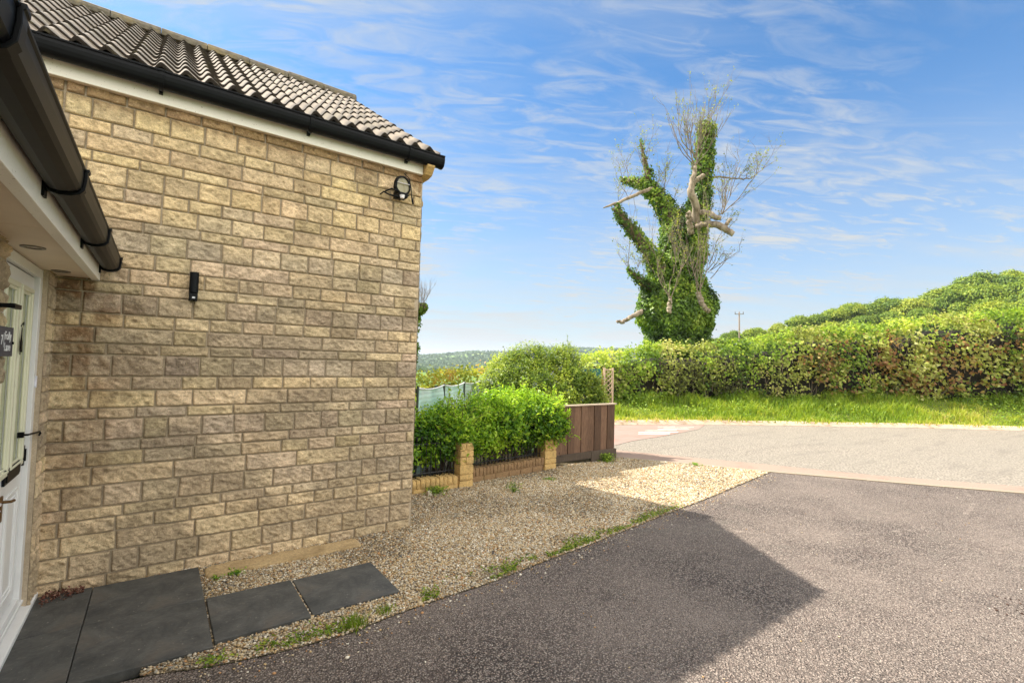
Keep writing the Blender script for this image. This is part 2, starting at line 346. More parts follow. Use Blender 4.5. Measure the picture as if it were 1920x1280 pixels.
def white_bars():
    m = MB(); a, b, c, d = map(np.array, ((8.95, 7.42), (10.5, 8.05), (11.75, 7.62), (9.9, 6.98)))
    for i, (t0, t1, s0, s1) in enumerate(((.0, .07, .1, .86), (.20, .26, .0, .95), (.42, .47, .05, .8), (.62, .67, .25, 1.0), (.82, .86, .3, 1.02), (.97, 1.01, .1, .5))):
        q = [(a+(b-a)*t)*(1-s)+(d+(c-d)*t)*s for t, s in ((t0, s0), (t0, s1), (t1, s1), (t1, s0))]
        m.add([(*p, -.009) for p in q], [(0, 1, 2, 3)])
    o = m.build('road_marking', simple('road_paint', lin(225, 218, 206), .8, nscale=30, namt=.1, dirt=lin(190, 150, 140), dscale=7, dlo=.5, dhi=.7)); tag(o, kind='structure')
white_bars()
def path_prism(name, path, prof, mat, seg=.9, gap=.006, jig=0.0):
    """kerb stones laid end to end along a path; prof = (offset to the left of travel, z)"""
    P = np.array(path, float); d = np.r_[0, np.cumsum(np.linalg.norm(np.diff(P, axis=0), axis=1))]; m = MB(); s = 0; rs = np.random.RandomState(5)
    at = lambda t: np.array([np.interp(t, d, P[:, 0]), np.interp(t, d, P[:, 1])])
    while s < d[-1]-.1:
        e = min(s+seg-gap, d[-1]); a, b = at(s), at(e); t = (b-a)/np.linalg.norm(b-a); nn = np.array([-t[1], t[0]]); j = rs.uniform(-jig, jig); n = len(prof)
        V = [(*(a+nn*(o+j)), z+j*.4) for o, z in prof]+[(*(b+nn*(o+j)), z+j*.3) for o, z in prof]
        m.add(V, [list(range(n)), list(range(n, 2*n))[::-1]]+[(i, n+i, n+(i+1) % n, (i+1) % n) for i in range(n)]); s += seg
    o = m.build(name, mat, bevel=.006); return tag(o, kind='structure')
KERB = simple('concrete_kerb', lin(150, 138, 119), .9, nscale=60, namt=.15, bmp=.5, dirt=lin(150, 128, 108), dscale=4)
KERB2 = simple('pink_kerb', lin(186, 162, 142), .9, nscale=60, namt=.15, bmp=.5, dirt=lin(140, 118, 84), dscale=3)
path_prism('edging_kerb', EDGE, [(-.028, -.1), (.028, -.1), (.028, .016), (-.028, .016)], KERB, jig=.004)
path_prism('far_kerb', FARK, [(-.02, -.1), (.24, -.1), (.24, .085), (.11, .080), (.0, .0), (-.02, -.01)], KERB2, jig=.006)
GRAVB = simple('gravel_bed', lin(120, 108, 90), 1, nscale=90, namt=.4, bmp=1)
GPOLY = [(.0, 4.35), (.0, 3.0)]+BOUND[4:]+[(7.62, 3.72), (7.02, 4.6), (6.36, 5.64), (6.3, 5.9), (1.9, 5.9), (1.9, 4.35)]
sheet('gravel_bed', GPOLY, .004, GRAVB)
SOIL = simple('garden_soil', lin(92, 80, 58), 1, nscale=30, namt=.4, bmp=1)
sheet('garden_soil', [(1.0, 5.35), (3.3, 5.35), (3.4, 5.6), (6.3, 5.6), (5.5, 6.9), (5.6, 8.0), (3.1, 10.3), (0, 12.7), (-4, 12.7), (-4, 9.6), (1.0, 9.6)], .008, SOIL)
# verge bank rising from the kerb to the hedge
VB0 = [(x, y) for x, y in FARK]
def offs(P, d):
    P = np.array(P, float); T = np.gradient(P, axis=0); T /= np.linalg.norm(T, axis=1)[:, None]; N_ = np.stack([-T[:, 1], T[:, 0]], 1); return P+N_*np.array(d)[:, None] if np.ndim(d) else P+N_*d
BANKH = np.array([-.3, -.05, .1, .25, .38, .48, .56, .62, .68, .75, .8])
def dense(P, n, extra=None):
    P = np.array(P, float); d = np.r_[0, np.cumsum(np.linalg.norm(np.diff(P, axis=0), axis=1))]; s = np.linspace(0, d[-1], n)
    r = np.stack([np.interp(s, d, P[:, i]) for i in range(P.shape[1])], 1)
    for _ in range(2): r[1:-1] = (r[:-2]+2*r[1:-1]+r[2:])/4
    return (r, s) if extra is None else (r, s, np.interp(s, d, extra))
KP, KS, KH = dense(FARK, 160, BANKH)
def bank_z(i_h, t): return .05*(t < .02)+i_h*sstep(t, .0, 1.0)+.06
def build_verge():
    nt_ = 26; T = np.linspace(0, 1, nt_); W_ = 6.0; rows = []
    for t in T:
        Q = offs(KP, .12+t*W_); hz = KH*sstep(t*W_, 0.0, 2.6)+.055
        hz = hz+.10*(fbm(Q[:, 0]*.9, Q[:, 1]*.9, seed=2)-.5)*sstep(t*W_, .1, .8)+(-.3*sstep(t, .75, 1))
        rows.append(np.column_stack([Q, hz]))
    V = np.concatenate(rows); n = len(KP); idx = np.arange(nt_*n).reshape(nt_, n)
    F = np.stack([idx[:-1, :-1], idx[:-1, 1:], idx[1:, 1:], idx[1:, :-1]], -1).reshape(-1, 4)
    c = np.tile(np.array(lin(104, 116, 48)[:3]), (len(V), 1))*(.7+.6*fbm(V[:, 0]*3, V[:, 1]*3, seed=9))[:, None]
    o = mk('verge_bank', V, F, attrmat('verge_soil', nscale=8, grit=60), smooth=True, attrs={'col': ('POINT', c)}); tag(o, kind='structure')
build_verge()

# ------------------------------------------------------------------ the house
W = 4.29
house = empty('stone_house', (2.0, W, 0), 'house of buff pitched stone with tiled roof, black gutters and a white front door', 'house')
HOUSE = house
def block_wall(name, u0, u1, zs, to3d, seed, parent, colfn, lens=None, step=.0065, mort=MORTAR):
    """pitched-faced blocks: every block a displaced patch standing proud of the mortar; to3d(u, out, z)"""
    rs = np.random.RandomState(seed); Vs = []; Fs = []; Cs = []; base = 0
    for r in range(len(zs)-1):
        zt, zb = zs[r], zs[r+1]; hgt = zt-zb; u = u0-rs.uniform(0, .2)
        while u < u1:
            if hgt > .135: Ln = rs.choice([.215, .215, .215, .205, .14, .29], p=[.3, .25, .2, .13, .07, .05])
            elif hgt > .11: Ln = rs.choice([.215, .30, .44, .36], p=[.3, .15, .35, .2])
            elif hgt > .09: Ln = rs.choice([.215, .225, .30, .16], p=[.5, .25, .15, .1])
            else: Ln = rs.choice([.29, .33, .25, .21], p=[.45, .25, .2, .1])
            Ln *= rs.uniform(.95, 1.05); a, b = max(u, u0), min(u+Ln, u1); u += Ln
            if b-a < .035: continue
            ju = .0035+.002*rs.rand(); jz = .0032
            n = max(4, int((b-a)/step)); m_ = max(4, int(hgt/step))
            U, Z = np.meshgrid(np.linspace(a+ju, b-ju, n), np.linspace(zb+jz, zt-jz, m_), indexing='ij')
            du = np.minimum(U-U[0, 0], U[-1, 0]-U); dz = np.minimum(Z-Z[0, 0], Z[0, -1]-Z); e = np.minimum(du, dz)
            sd_ = seed+r*7; off = rs.uniform(-50, 50)
            out = .0015+(.010+.006*rs.rand())*sstep(e, 0, .008)**.6
            rel = fbm(U*30+off, Z*44+U*12, seed=sd_, o=4, g=.62)-.5; out = out+.024*rel*sstep(e, -.004, .012)
            out = out+.008*(fbm(U*62+Z*30+off, Z*84-U*22, seed=sd_+3, o=2)-.5)*sstep(e, -.002, .006)
            wob = .004*(vnoise(U*14+off, Z*14, seed=5)-.5)
            P = to3d(U+wob*(du < .02), out, Z+wob*(dz < .01))
            idx = np.arange(n*m_).reshape(n, m_)+base
            Fs.append(np.stack([idx[:-1, :-1], idx[1:, :-1], idx[1:, 1:], idx[:-1, 1:]], -1).reshape(-1, 4))
            Vs.append(P.reshape(-1, 3)); Cs.append((colfn(U, Z, hgt, rs, r, out)*(1+1.0*rel*sstep(e, 0, .01))[..., None]).reshape(-1, 3)); base += n*m_  # colour follows the relief, painting its shading into each block
    return mk(name, np.concatenate(Vs), np.concatenate(Fs), STONE, parent, smooth=True, attrs={'col': ('POINT', np.concatenate(Cs))})
ZS = [3.43, 3.285, 3.145, 3.05, 2.933, 2.857, 2.713, 2.615, 2.494, 2.418, 2.272, 2.158, 2.052, 1.975, 1.835, 1.741, 1.63, 1.555, 1.409, 1.314, 1.195, 1.120, .976, .900, .803, .678, .534, .458, .360, .232, .082, -.02]
C_ = lambda *a: np.array(lin(*a)[:3])
def stone_col(U, Z, h, rs, r, out):
    warm = C_(232, 206, 162); yel = C_(222, 198, 160); grey = C_(192, 176, 152); brn = C_(188, 165, 136); pink = C_(200, 178, 152)
    if h > .135: b = grey*.6+brn*.4
    elif h > .11: b = yel*.7+grey*.3
    elif h > .09: b = yel*.9+brn*.1
    else: b = pink*.5+yel*.3+grey*.2
    b = b*.86+.14*(grey, brn, yel, pink, yel)[rs.randint(5)]
    top = sstep(Z, 2.3, 2.75)[..., None]; b = b*(1-top)+(warm*.92)*top
    if rs.rand() < .3: b = b*.6+.4*rs.choice([0, 1])*np.ones(3)*0+.4*(yel if rs.rand() < .5 else grey)
    b = b*rs.uniform(.80, 1.18)*np.array([1, rs.uniform(.97, 1.03), rs.uniform(.92, 1.06)])
    low = (1-sstep(Z, .35, .9))[..., None]; b = b*(1-low*.6)+yel*low*.6*rs.uniform(.85, 1.08)
    # grime in broad patches and streaks; browner under the eaves and in the porch corner
    g = .9*sstep(fbm(U*2.2, Z*5.0, seed=31, o=5), .43, .62)[..., None]*(1-.75*top)
    b = b*(1-.42*g)+C_(108, 98, 84)*.42*g
    s = sstep(fbm(U*9, Z*1.1, seed=12, o=4), .55, .75)[..., None]*sstep(Z, 1.2, 2.4)[..., None]*.25
    b = b*(1-s)+C_(104, 84, 60)*s
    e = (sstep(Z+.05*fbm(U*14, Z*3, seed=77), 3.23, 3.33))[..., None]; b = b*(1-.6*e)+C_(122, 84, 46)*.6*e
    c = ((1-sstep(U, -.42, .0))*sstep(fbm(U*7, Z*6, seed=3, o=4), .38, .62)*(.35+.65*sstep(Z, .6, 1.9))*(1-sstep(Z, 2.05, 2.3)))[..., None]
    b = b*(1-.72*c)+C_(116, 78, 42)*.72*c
    tr = (sstep(U, 1.80, 1.95)*sstep(Z, 3.05, 3.25)*sstep(fbm(U*30, Z*4, seed=5), .4, .6))[..., None]; b = b*(1-.5*tr)+C_(140, 96, 50)*.5*tr
    # recesses of the rough face painted darker as relief shade
    pit_shade = (1-sstep(out, .002, .012))[..., None]; b = b*(1-.35*pit_shade)+C_(120, 104, 80)*.35*pit_shade
    return b*(.86+.28*fbm(U*18, Z*18, seed=r, o=3))[..., None]
block_wall('front_wall', -.578, 1.996, ZS, lambda U, o, Z: np.stack([U, W-o, Z], -1), 3, house, stone_col)
block_wall('upper_wall', -2.0, -.580, ZS[:10], lambda U, o, Z: np.stack([U, W-o, Z], -1), 44, house, stone_col)
block_wall('side_wall', W-.004, 9.5, ZS, lambda U, o, Z: np.stack([2.0+o, U, Z], -1), 8, house, stone_col, step=.02)
mb = MB().box(-3.5, 2.0, W+.004, 9.5, -.3, 3.45)
# gable triangle
mb.prism([(W+.004, 3.45), (9.5, 3.45), (6.9, 5.12)], -3.5, 2.0, 'x')
mb.build('wall_core', MORTAR, house)
# porch wing: piers and wall round the door, all in the X = -0.56 plane
PX = -.565
block_wall('porch_pier', 4.055, W, ZS[11:], lambda U, o, Z: np.stack([PX+o*.8, U, Z], -1), 21, house, stone_col)
block_wall('porch_wall', -1.5, 3.125, ZS[11:], lambda U, o, Z: np.stack([PX-.012+o*1.3, U, Z], -1), 22, house, stone_col, step=.014)
mb = MB().box(-.9, PX, 4.05, W-.002, -.2, 2.16); mb.box(-.9, PX-.012, -2, 3.12, -.2, 2.16); mb.box(-.9, -.66, 3.12, 4.05, 2.062, 2.16)
mb.build('porch_core', MORTAR, house)

# roof of the big gable: interlocking rolled tiles, course upon course
def tile_mat():
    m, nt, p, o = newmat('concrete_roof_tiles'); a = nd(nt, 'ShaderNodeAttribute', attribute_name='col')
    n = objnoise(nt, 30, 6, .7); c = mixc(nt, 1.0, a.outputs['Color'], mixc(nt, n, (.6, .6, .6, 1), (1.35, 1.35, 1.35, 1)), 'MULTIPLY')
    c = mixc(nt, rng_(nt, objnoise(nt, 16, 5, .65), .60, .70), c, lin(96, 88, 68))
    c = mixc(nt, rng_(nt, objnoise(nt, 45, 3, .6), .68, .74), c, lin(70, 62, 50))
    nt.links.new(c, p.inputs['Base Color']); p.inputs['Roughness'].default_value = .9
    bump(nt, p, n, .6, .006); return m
TILE = tile_mat()
EAVE = np.array([4.15, 3.555]); RDG = np.array([6.9, 5.27])
def tiles(name, x0, x1, eave, ridge, parent, n_c=12, lam=.147, amp=.027, seed=0):
    """eave/ridge = (y, z); front slope when ridge y > eave y"""
    e = np.array(eave); rd = np.array(ridge); sl = rd-e; Ls = np.linalg.norm(sl); t = sl/Ls; nrm = np.array([-t[1], t[0]]) if t[0] > 0 else np.array([t[1], -t[0]])
    gz = Ls/n_c; nx = int((x1-x0)/lam*14); X = np.linspace(x0, x1, nx); rs = np.random.RandomState(seed)
    ph = (X-x1)/lam*2*np.pi
    prof = amp*(np.sin(ph+.45*np.sin(ph)))
    Vs = []; Fs = []; Cs = []; b = 0; th = .017
    for k in range(n_c):
        cell = np.floor((X-x1)/(lam*2)).astype(int); jj = rs.uniform(-.004, .004, 400)[cell % 400]; tone = rs.uniform(.82, 1.12, 400)[cell % 400]
        S = [k*gz-.012, k*gz-.010, k*gz+gz*.5, (k+1)*gz+.03]; lift = [-.006, th+.006, th*.62+.003, .003]
        rows = []
        for s, lf in zip(S, lift):
            pt = e[None]+t[None]*(s+jj*(k > -1))[:, None]+nrm[None]*(prof+lf+.5*jj)[:, None]
            rows.append(np.column_stack([X, pt]))
        V = np.concatenate(rows); idx = np.arange(len(V)).reshape(4, nx)+b
        Fs.append(np.stack([idx[:-1, :-1], idx[:-1, 1:], idx[1:, 1:], idx[1:, :-1]], -1).reshape(-1, 4))
        top = C_(140, 127, 112); edge = C_(40, 32, 25); lich = C_(126, 118, 96)  # riser shade painted in: edge far darker than the tile tops
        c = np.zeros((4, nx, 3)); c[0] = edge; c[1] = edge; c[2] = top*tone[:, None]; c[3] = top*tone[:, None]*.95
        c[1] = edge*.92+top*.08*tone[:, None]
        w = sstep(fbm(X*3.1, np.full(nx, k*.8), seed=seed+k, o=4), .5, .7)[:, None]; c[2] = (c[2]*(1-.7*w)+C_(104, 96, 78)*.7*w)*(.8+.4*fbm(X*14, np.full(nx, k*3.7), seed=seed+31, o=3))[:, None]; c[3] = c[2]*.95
        Cs.append(c.reshape(-1, 3)); Vs.append(V); b += len(V)
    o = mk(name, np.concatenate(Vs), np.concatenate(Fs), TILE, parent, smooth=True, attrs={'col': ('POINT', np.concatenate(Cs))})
    md = o.modifiers.new('es', 'EDGE_SPLIT'); md.split_angle = R(45); return o
roof = tiles('roof', -3.6, 2.10, EAVE, RDG, house, seed=2)
tiles('rear_roof', -3.6, 2.10, (9.65, 3.555), (6.9, 5.27), house, seed=5)
def ridge():
    m = MB(); rs = np.random.RandomState(1); x = 2.10
    while x > -3.6:
        k = 9; j = rs.uniform(-.008, .008)
        pts = [(6.9+.125*math.cos(a), 5.235+j+.105*math.sin(a)) for a in np.linspace(0, math.pi, k)]+[(6.9-.105, 5.235+j), (6.9, 5.33+j), (6.9+.105, 5.235+j)][::1]
        pts = [(6.9+.13*math.cos(a), 5.245+j+.10*math.sin(a)) for a in np.linspace(-.25, math.pi+.25, k)]
        m.prism(pts, x-.445, x, 'x'); x -= .45
    return m.build('ridge_tiles', simple('ridge_tile', lin(112, 104, 92), .95, nscale=22, namt=.35, bmp=.8, dirt=lin(150, 132, 96), dscale=6, dlo=.5, dhi=.7), roof, bevel=.006)
ridge()
# mortar verge and stone corbel at the gable corner
m = MB(); m.prism([(4.17, 3.50), (4.17, 3.545), (6.9, 5.25), (9.63, 3.545), (9.63, 3.50), (6.9, 5.205)], 1.99, 2.085, 'x'); m.build('verge_mortar', MORTAR, house)
def rockbox(m, x0, x1, y0, y1, z0, z1, amp=.008, n=6, seed=0, rnd=.25, top=None):
    c = np.array([(x0+x1)/2, (y0+y1)/2, (z0+z1)/2]); h = np.array([x1-x0, y1-y0, z1-z0])/2; g = np.linspace(-1, 1, n)
    A, B = np.meshgrid(g, g, indexing='ij'); A = A.ravel(); B = B.ravel(); idx = np.arange(n*n).reshape(n, n)
    F = np.stack([idx[:-1, :-1], idx[1:, :-1], idx[1:, 1:], idx[:-1, 1:]], -1).reshape(-1, 4)
    for ax in range(3):
        for s in (-1, 1):
            P = np.zeros((n*n, 3)); P[:, ax] = s; P[:, (ax+1) % 3] = A*s; P[:, (ax+2) % 3] = B
            k = np.abs(P)**6; q = P*(1-rnd*.16*(k.sum(1)-1).clip(0)[:, None]/2)
            Q = c+q*h; d = np.stack([fbm(Q[:, 0]*28, Q[:, 1]*28, Q[:, 2]*28, seed=seed+i*9, o=3)-.5 for i in range(3)], 1)
            m.add(Q+d*amp*2*q, F)
    return m
def stonemat(name, col): return simple(name, col, .95, nscale=70, namt=.3, bmp=1.0, dirt=lin(134, 112, 76), dscale=7, dlo=.5, dhi=.75)
BUFF = stonemat('buff_stone', lin(198, 166, 108))
m = MB(); m.prism([(4.14, 3.50), (4.14, 3.42), (4.20, 3.35), (4.27, 3.335), (4.45, 3.335), (4.45, 3.50)], 1.975, 2.055, 'x'); m.build('corbel', BUFF, house, bevel=.006)
# fascia + gutter on the front eave
FASC = pvc('aged_white_fascia', lin(232, 226, 206), (3.40-0, 3.50))
def fascia_mat(name, z0, z1, dark): 
    return pvc(name, dark, (z0, z1))
FA = fascia_mat('fascia_board_paint', 3.44, 3.55, lin(250, 246, 232)); FB = fascia_mat('porch_fascia_paint', 2.13, 2.24, lin(248, 246, 238))
m = MB().box(-2.0, 1.972, 4.232, 4.248, 3.352, 3.52); m.build('fascia', FA, house, bevel=.002)
m = MB().box(-2.0, 1.972, 4.250, 4.284, 3.352, 3.366); m.build('eave_soffit', SOFFIT, house)
def gutter(name, prof, a0, a1, axis, brackets, parent, cap_at, lips, mapf, bw=.038, sg=1):
    """open thin-walled channel: prof goes from back lip round the bottom to the front lip"""
    P = np.array(prof, float); n = len(P); T = np.gradient(P, axis=0); T /= np.linalg.norm(T, axis=1)[:, None]; N_ = sg*np.stack([-T[:, 1], T[:, 0]], 1)
    loop = np.concatenate([P, (P+N_*.003)[::-1]])
    g = MB().prism([tuple(p) for p in loop], a0, a1, axis).build(name, BLACKP, parent, smooth=False)
    for i, b in enumerate(brackets):
        Q = P-N_*.010; lp = np.concatenate([Q, (P+N_*-.0005)[::-1]])
        mm = MB().prism([tuple(p) for p in lp], b-bw/2, b+bw/2, axis)
        x = mapf(b, bw)
        if x: mm.box(*x)
        mm.build('gutter_bracket', BLACKP, g, bevel=.0015)
    for ca in cap_at:
        s = 1 if ca == a1 else -1
        Q = P-N_*.004; mm = MB().prism([tuple(p) for p in Q], ca-.012*s, ca+.008*s, axis); mm.build('gutter_end_cap', BLACKP, g, bevel=.002)
    return g
arc = [(4.226, 3.545), (4.226, 3.50), (4.222, 3.472)]+[(4.165+.052*math.cos(a), 3.472+.045*math.sin(a)) for a in np.linspace(-.3, -math.pi+.45, 9)]+[(4.110, 3.476), (4.106, 3.500), (4.109, 3.520), (4.103, 3.528), (4.103, 3.538)]
gutter('gutter', arc, -2.0, 2.13, 'x', [-1.06, -.072, .922, 1.79], house, [2.13], None, lambda b, w: (b-.012, b+.012, 4.200, 4.232, 3.412, 3.50), bw=.028, sg=-1)
# porch wing eaves
m = MB().box(-.385, -.343, -1.6, 4.275, 2.052, 2.20); m.build('porch_fascia', FB, house, bevel=.002)
m = MB(); 
for y0, y1 in ((-1.6, 1.20), (1.205, 2.665), (2.67, 4.27)): m.box(-.66, -.386, y0, y1, 2.0635, 2.073)
sof = m.build('porch_soffit', SOFFIT, house, bevel=.001)
for (x, y) in ((-.504, 3.185), (-.508, 4.03)):
    d = MB(); a = np.linspace(0, 2*np.pi, 25)[:-1]
    V = [(x+r_*math.cos(t), y+r_*math.sin(t), z) for r_, z in ((.046, 2.0634), (.046, 2.058), (.034, 2.057), (.028, 2.066)) for t in a]
    F = [(k*24+i, k*24+(i+1) % 24, (k+1)*24+(i+1) % 24, (k+1)*24+i) for k in range(3) for i in range(24)]+[[3*24+i for i in range(24)]]
    d.add(V, F); d.build('downlight', simple('downlight_rim', lin(120, 112, 104), .3, metal=.6), sof)
P2 = [(-.338, 2.200), (-.338, 2.150), (-.334, 2.134), (-.322, 2.124), (-.300, 2.118), (-.272, 2.120), (-.252, 2.128), (-.2425, 2.140), (-.2385, 2.175), (-.2385, 2.200), (-.234, 2.205), (-.234, 2.212)]
pg = gutter('porch_gutter', P2, -1.6, 4.225, 'y', [.25, 1.25, 2.25, 3.25, 4.19], house, [4.225], None, lambda b, w: (-.3425, -.334, b-w/2-.004, b+w/2+.004, 2.095, 2.15))
# union joint between two gutter lengths
Q = np.array(P2); m = MB(); T = np.gradient(Q, axis=0); T /= np.linalg.norm(T, axis=1)[:, None]; NN = np.stack([-T[:, 1], T[:, 0]], 1)
m.prism([tuple(p) for p in np.concatenate([Q-NN*.005, (Q-NN*.0005)[::-1]])], 1.02, 1.13, 'y'); m.build('gutter_union', BLACKP, pg, bevel=.002)
# tuft of leaf-guard bristle sticking out of the gutter end
rs = np.random.RandomState(4); m = MB()
for i in range(260):
    a = rs.uniform(0, 2*math.pi); y = rs.uniform(4.12, 4.255); L_ = rs.uniform(.02, .034); c0 = np.array([-.255, y, 2.186]); d = np.array([math.cos(a), rs.uniform(-.15, .3), math.sin(a)*.9]); m.tube([c0, c0+d*L_], .0009, 3, False)
m.build('bristle_leaf_guard', IRON, pg)
# porch roof slope
m = MB(); m.prism([(-.31, 2.215), (-.31, 2.235), (-3.4, 3.62), (-3.4, 3.58)], -1.6, 4.28, 'y'); m.build('porch_roof', simple('porch_roof_tile', lin(110, 100, 88), .95, nscale=20, namt=.3, bmp=.8), house)
# door set
fr = MB(); fr.box(-.66, -.588, 3.985, 4.052, .085, 2.058).box(-.66, -.588, 3.125, 3.190, .085, 2.058).box(-.66, -.589, 3.191, 3.984, 2.005, 2.057).box(-.66, -.590, 3.191, 3.984, .085, .135)
frame = fr.build('door_frame', WHITE, house, bevel=.003)
m = MB(); m.box(-.589, -.578, 3.15, 4.050, .0855, .100); m.build('door_threshold', WHITE, frame, bevel=.003)
m = MB(); m.box(-.5885, -.580, 4.006, 4.030, 1.350, 1.42); m.build('door_contact', simple('white_contact', lin(216, 218, 230), .35), frame, bevel=.003)
DX = -.612
m = MB(); m.box(-.65, DX, 3.196, 3.979, .142, .94).box(-.65, DX, 3.196, 3.979, 1.905, 2.0)
m.box(-.65, DX, 3.885, 3.979, .9405, 1.9045).box(-.65, DX, 3.196, 3.29, .9405, 1.9045).box(-.65, DX, 3.555, 3.62, .9405, 1.9045)
door = m.build('front_door', WHITE, house, bevel=.004)
def rimbox(m, y0, y1, z0, z1, w, xa, xb):
    m.box(xa, xb, y0, y1, z0, z0+w).box(xa, xb, y0, y1, z1-w, z1).box(xa, xb, y0, y0+w, z0+w, z1-w).box(xa, xb, y1-w, y1, z0+w, z1-w)
CR2 = simple('cream_moulding', lin(220, 220, 196), .3, nscale=6, namt=.04)
for y0, y1 in ((3.30, 3.545), (3.63, 3.875)):
    m = MB(); rimbox(m, y0-.022, y1+.022, .925, 1.925, .028, DX-.004, DX+.016); rimbox(m, y0+.004, y1-.004, .951, 1.899, .016, DX-.006, DX+.006)
    m.build('glazing_bead', CR2, door, bevel=.005)
    m = MB().box(-.632, -.626, y0, y1, .945, 1.905); m.build('door_glass', CREAM, door)
    m = MB(); rimbox(m, y0-.01, y1+.01, .22, .80, .014, DX-.003, DX+.008); rimbox(m, y0+.025, y1-.025, .255, .765, .010, DX-.003, DX+.006)
    m.build('door_panel', WHITE, door, bevel=.003)
m = MB().box(DX-.001, DX+.012, 3.515, 3.845, .878, .956); m.box(DX+.0115, DX+.018, 3.535, 3.825, .892, .942); m.build('letterplate', BLACKP, door, bevel=.003)
m = MB(); m.box(DX-.001, DX+.01, 3.945, 3.965, .905, 1.02); m.tube([(DX+.010, 3.955, .93), (DX+.010, 3.955, 1.0)], .008, 8); m.build('door_hinge', BLACKP, door)
m = MB(); m.box(DX-.001, DX+.008, 3.505, 3.535, .70, .83); m.tube([(DX+.006, 3.52, .80), (DX+.04, 3.52, .80), (DX+.045, 3.55, .798)], .008, 8); m.build('door_knob', simple('brass', lin(120, 92, 60), .35, metal=.9), door, bevel=.002)
GASK = simple('door_gasket', lin(30, 30, 30), .7)
m = MB(); m.box(-.645, DX-.006, 3.9792, 3.9846, .142, 2.0).box(-.645, DX-.006, 3.196, 3.979, 2.0003, 2.0047); m.build('door_seal', GASK, frame)
m = MB(); m.prism([(-.66, .02), (-.545, .02), (-.545, .045), (-.552, .052), (-.66, .084)], 3.02, 4.27, 'y'); m.build('door_sill', WHITE, house, bevel=.003)
# small hook by the frame
hk = MB().tube([(-.588, 3.80, 1.10), (-.570, 3.80, 1.10), (-.560, 3.87, 1.097), (-.556, 4.00, 1.088), (-.556, 4.035, 1.086), (-.553, 4.045, 1.074), (-.556, 4.030, 1.066)], .006, 8)
hk.box(-.612, -.586, 3.79, 3.815, 1.085, 1.115)
o = hk.build('door_hook', BLACKP, loc=(-.59, 3.9, 1.09), bevel=.001); tag(o, 'black hooked door stay across the white door frame', 'hook')

# ornament on the door glass
orn = empty('hanging_ornament', (-.60, 3.60, 1.55), 'black metal figure ornament hanging on the front door glass', 'ornament')
m = MB()
body = [(3.603, 1.690), (3.607, 1.672), (3.606, 1.655), (3.613, 1.650), (3.607, 1.643), (3.618, 1.622), (3.628, 1.614), (3.626, 1.600), (3.618, 1.597), (3.630, 1.580), (3.634, 1.566), (3.626, 1.562), (3.612, 1.573), (3.598, 1.566), (3.592, 1.548), (3.590, 1.565), (3.594, 1.590), (3.596, 1.62), (3.600, 1.645)]
m.prism(body, -.592, -.588, 'x'); m.build('figure', BLACKP, orn)
MB().tube([(-.596, 3.610, 1.700), (-.590, 3.620, 1.716), (-.590, 3.634, 1.722), (-.590, 3.640, 1.712), (-.590, 3.632, 1.705)], .0022, 6).build('hook', BLACKP, orn)
MB().tube([(-.590, 3.603, 1.688), (-.594, 3.608, 1.702)], .001, 4).build('cord', BLACKP, orn)

# house name sign
sg = empty('house_sign', (-.54, 2.95, 1.6), 'dark slate address sign with white lettering on the porch wall beside the door', 'sign')
SL = simple('slate_plate', lin(58, 62, 76), .5, nscale=20, namt=.1)
MB().box(-.536, -.530, 2.74, 3.075, 1.545, 1.672).build('plate', SL, sg, bevel=.001)
WL = simple('white_lettering', lin(228, 230, 234), .5)
def text(s, size, y, z, parent, name='lettering', x=-.5295, sx=1.0):
    cu = bpy.data.curves.new('t', 'FONT'); cu.body = s; cu.size = size; cu.extrude = .0004; cu.align_x = 'LEFT'; cu.offset = .0006
    tmp = bpy.data.objects.new('t', cu); COL.objects.link(tmp); dg = bpy.context.evaluated_depsgraph_get(); dg.update()
    me = bpy.data.meshes.new_from_object(tmp.evaluated_get(dg)); bpy.data.objects.remove(tmp)
    V = np.array([v.co[:] for v in me.vertices]); F = [list(p.vertices) for p in me.polygons]
    P = np.column_stack([x+V[:, 2], y+V[:, 0]*sx, z+V[:, 1]]); bpy.data.meshes.remove(me)
    return mk(name, P, F, WL, parent)
text('7', .058, 2.868, 1.596, sg, 'numeral'); text('Folly', .050, 2.925, 1.618, sg, sx=1.18); text('Lane', .050, 2.925, 1.570, sg, sx=1.12)
MB().box(-.5298, -.5290, 2.912, 2.914, 1.585, 1.645).build('divider_line', WL, sg)
MB().tube([(-.531, 3.062, 1.604), (-.525, 3.062, 1.604)], .006, 10).build('screw', BLACKP, sg)
o = MB().tube([(-.56, 2.90, 1.76), (-.50, 2.905, 1.762)], .010, 10).box(-.52, -.50, 2.90, 3.02, 1.752, 1.772).build('wall_hook', BLACKP, loc=(-.56, 2.95, 1.76), bevel=.002)
tag(o, 'short black bracket on the porch wall above the address sign', 'bracket')

# cylinder wall light
wl = empty('wall_light', (.186, 4.27, 2.0), 'slim black cylinder wall light halfway along the stone wall', 'wall light')
m = MB(); a = 24
m.tube([(.186, 4.225, 2.022), (.186, 4.225, 2.172)], .029, a); m.build('lamp_body', BLACKP, wl, bevel=.002)
MB().tube([(.186, 4.225, 2.050), (.186, 4.225, 2.056)], .0305, a).build('lamp_ring', BLACKP, wl)
m = MB().box(.160, .212, 4.25, 4.283, 1.965, 2.17); m.box(.160, .212, 4.205, 4.255, 1.968, 2.018); m.build('sensor_base', BLACKP, wl, bevel=.003)
MB().box(.178, .196, 4.2035, 4.206, 1.980, 1.992).build('sensor_eye', simple('sensor_white', lin(210, 212, 216), .3), wl)

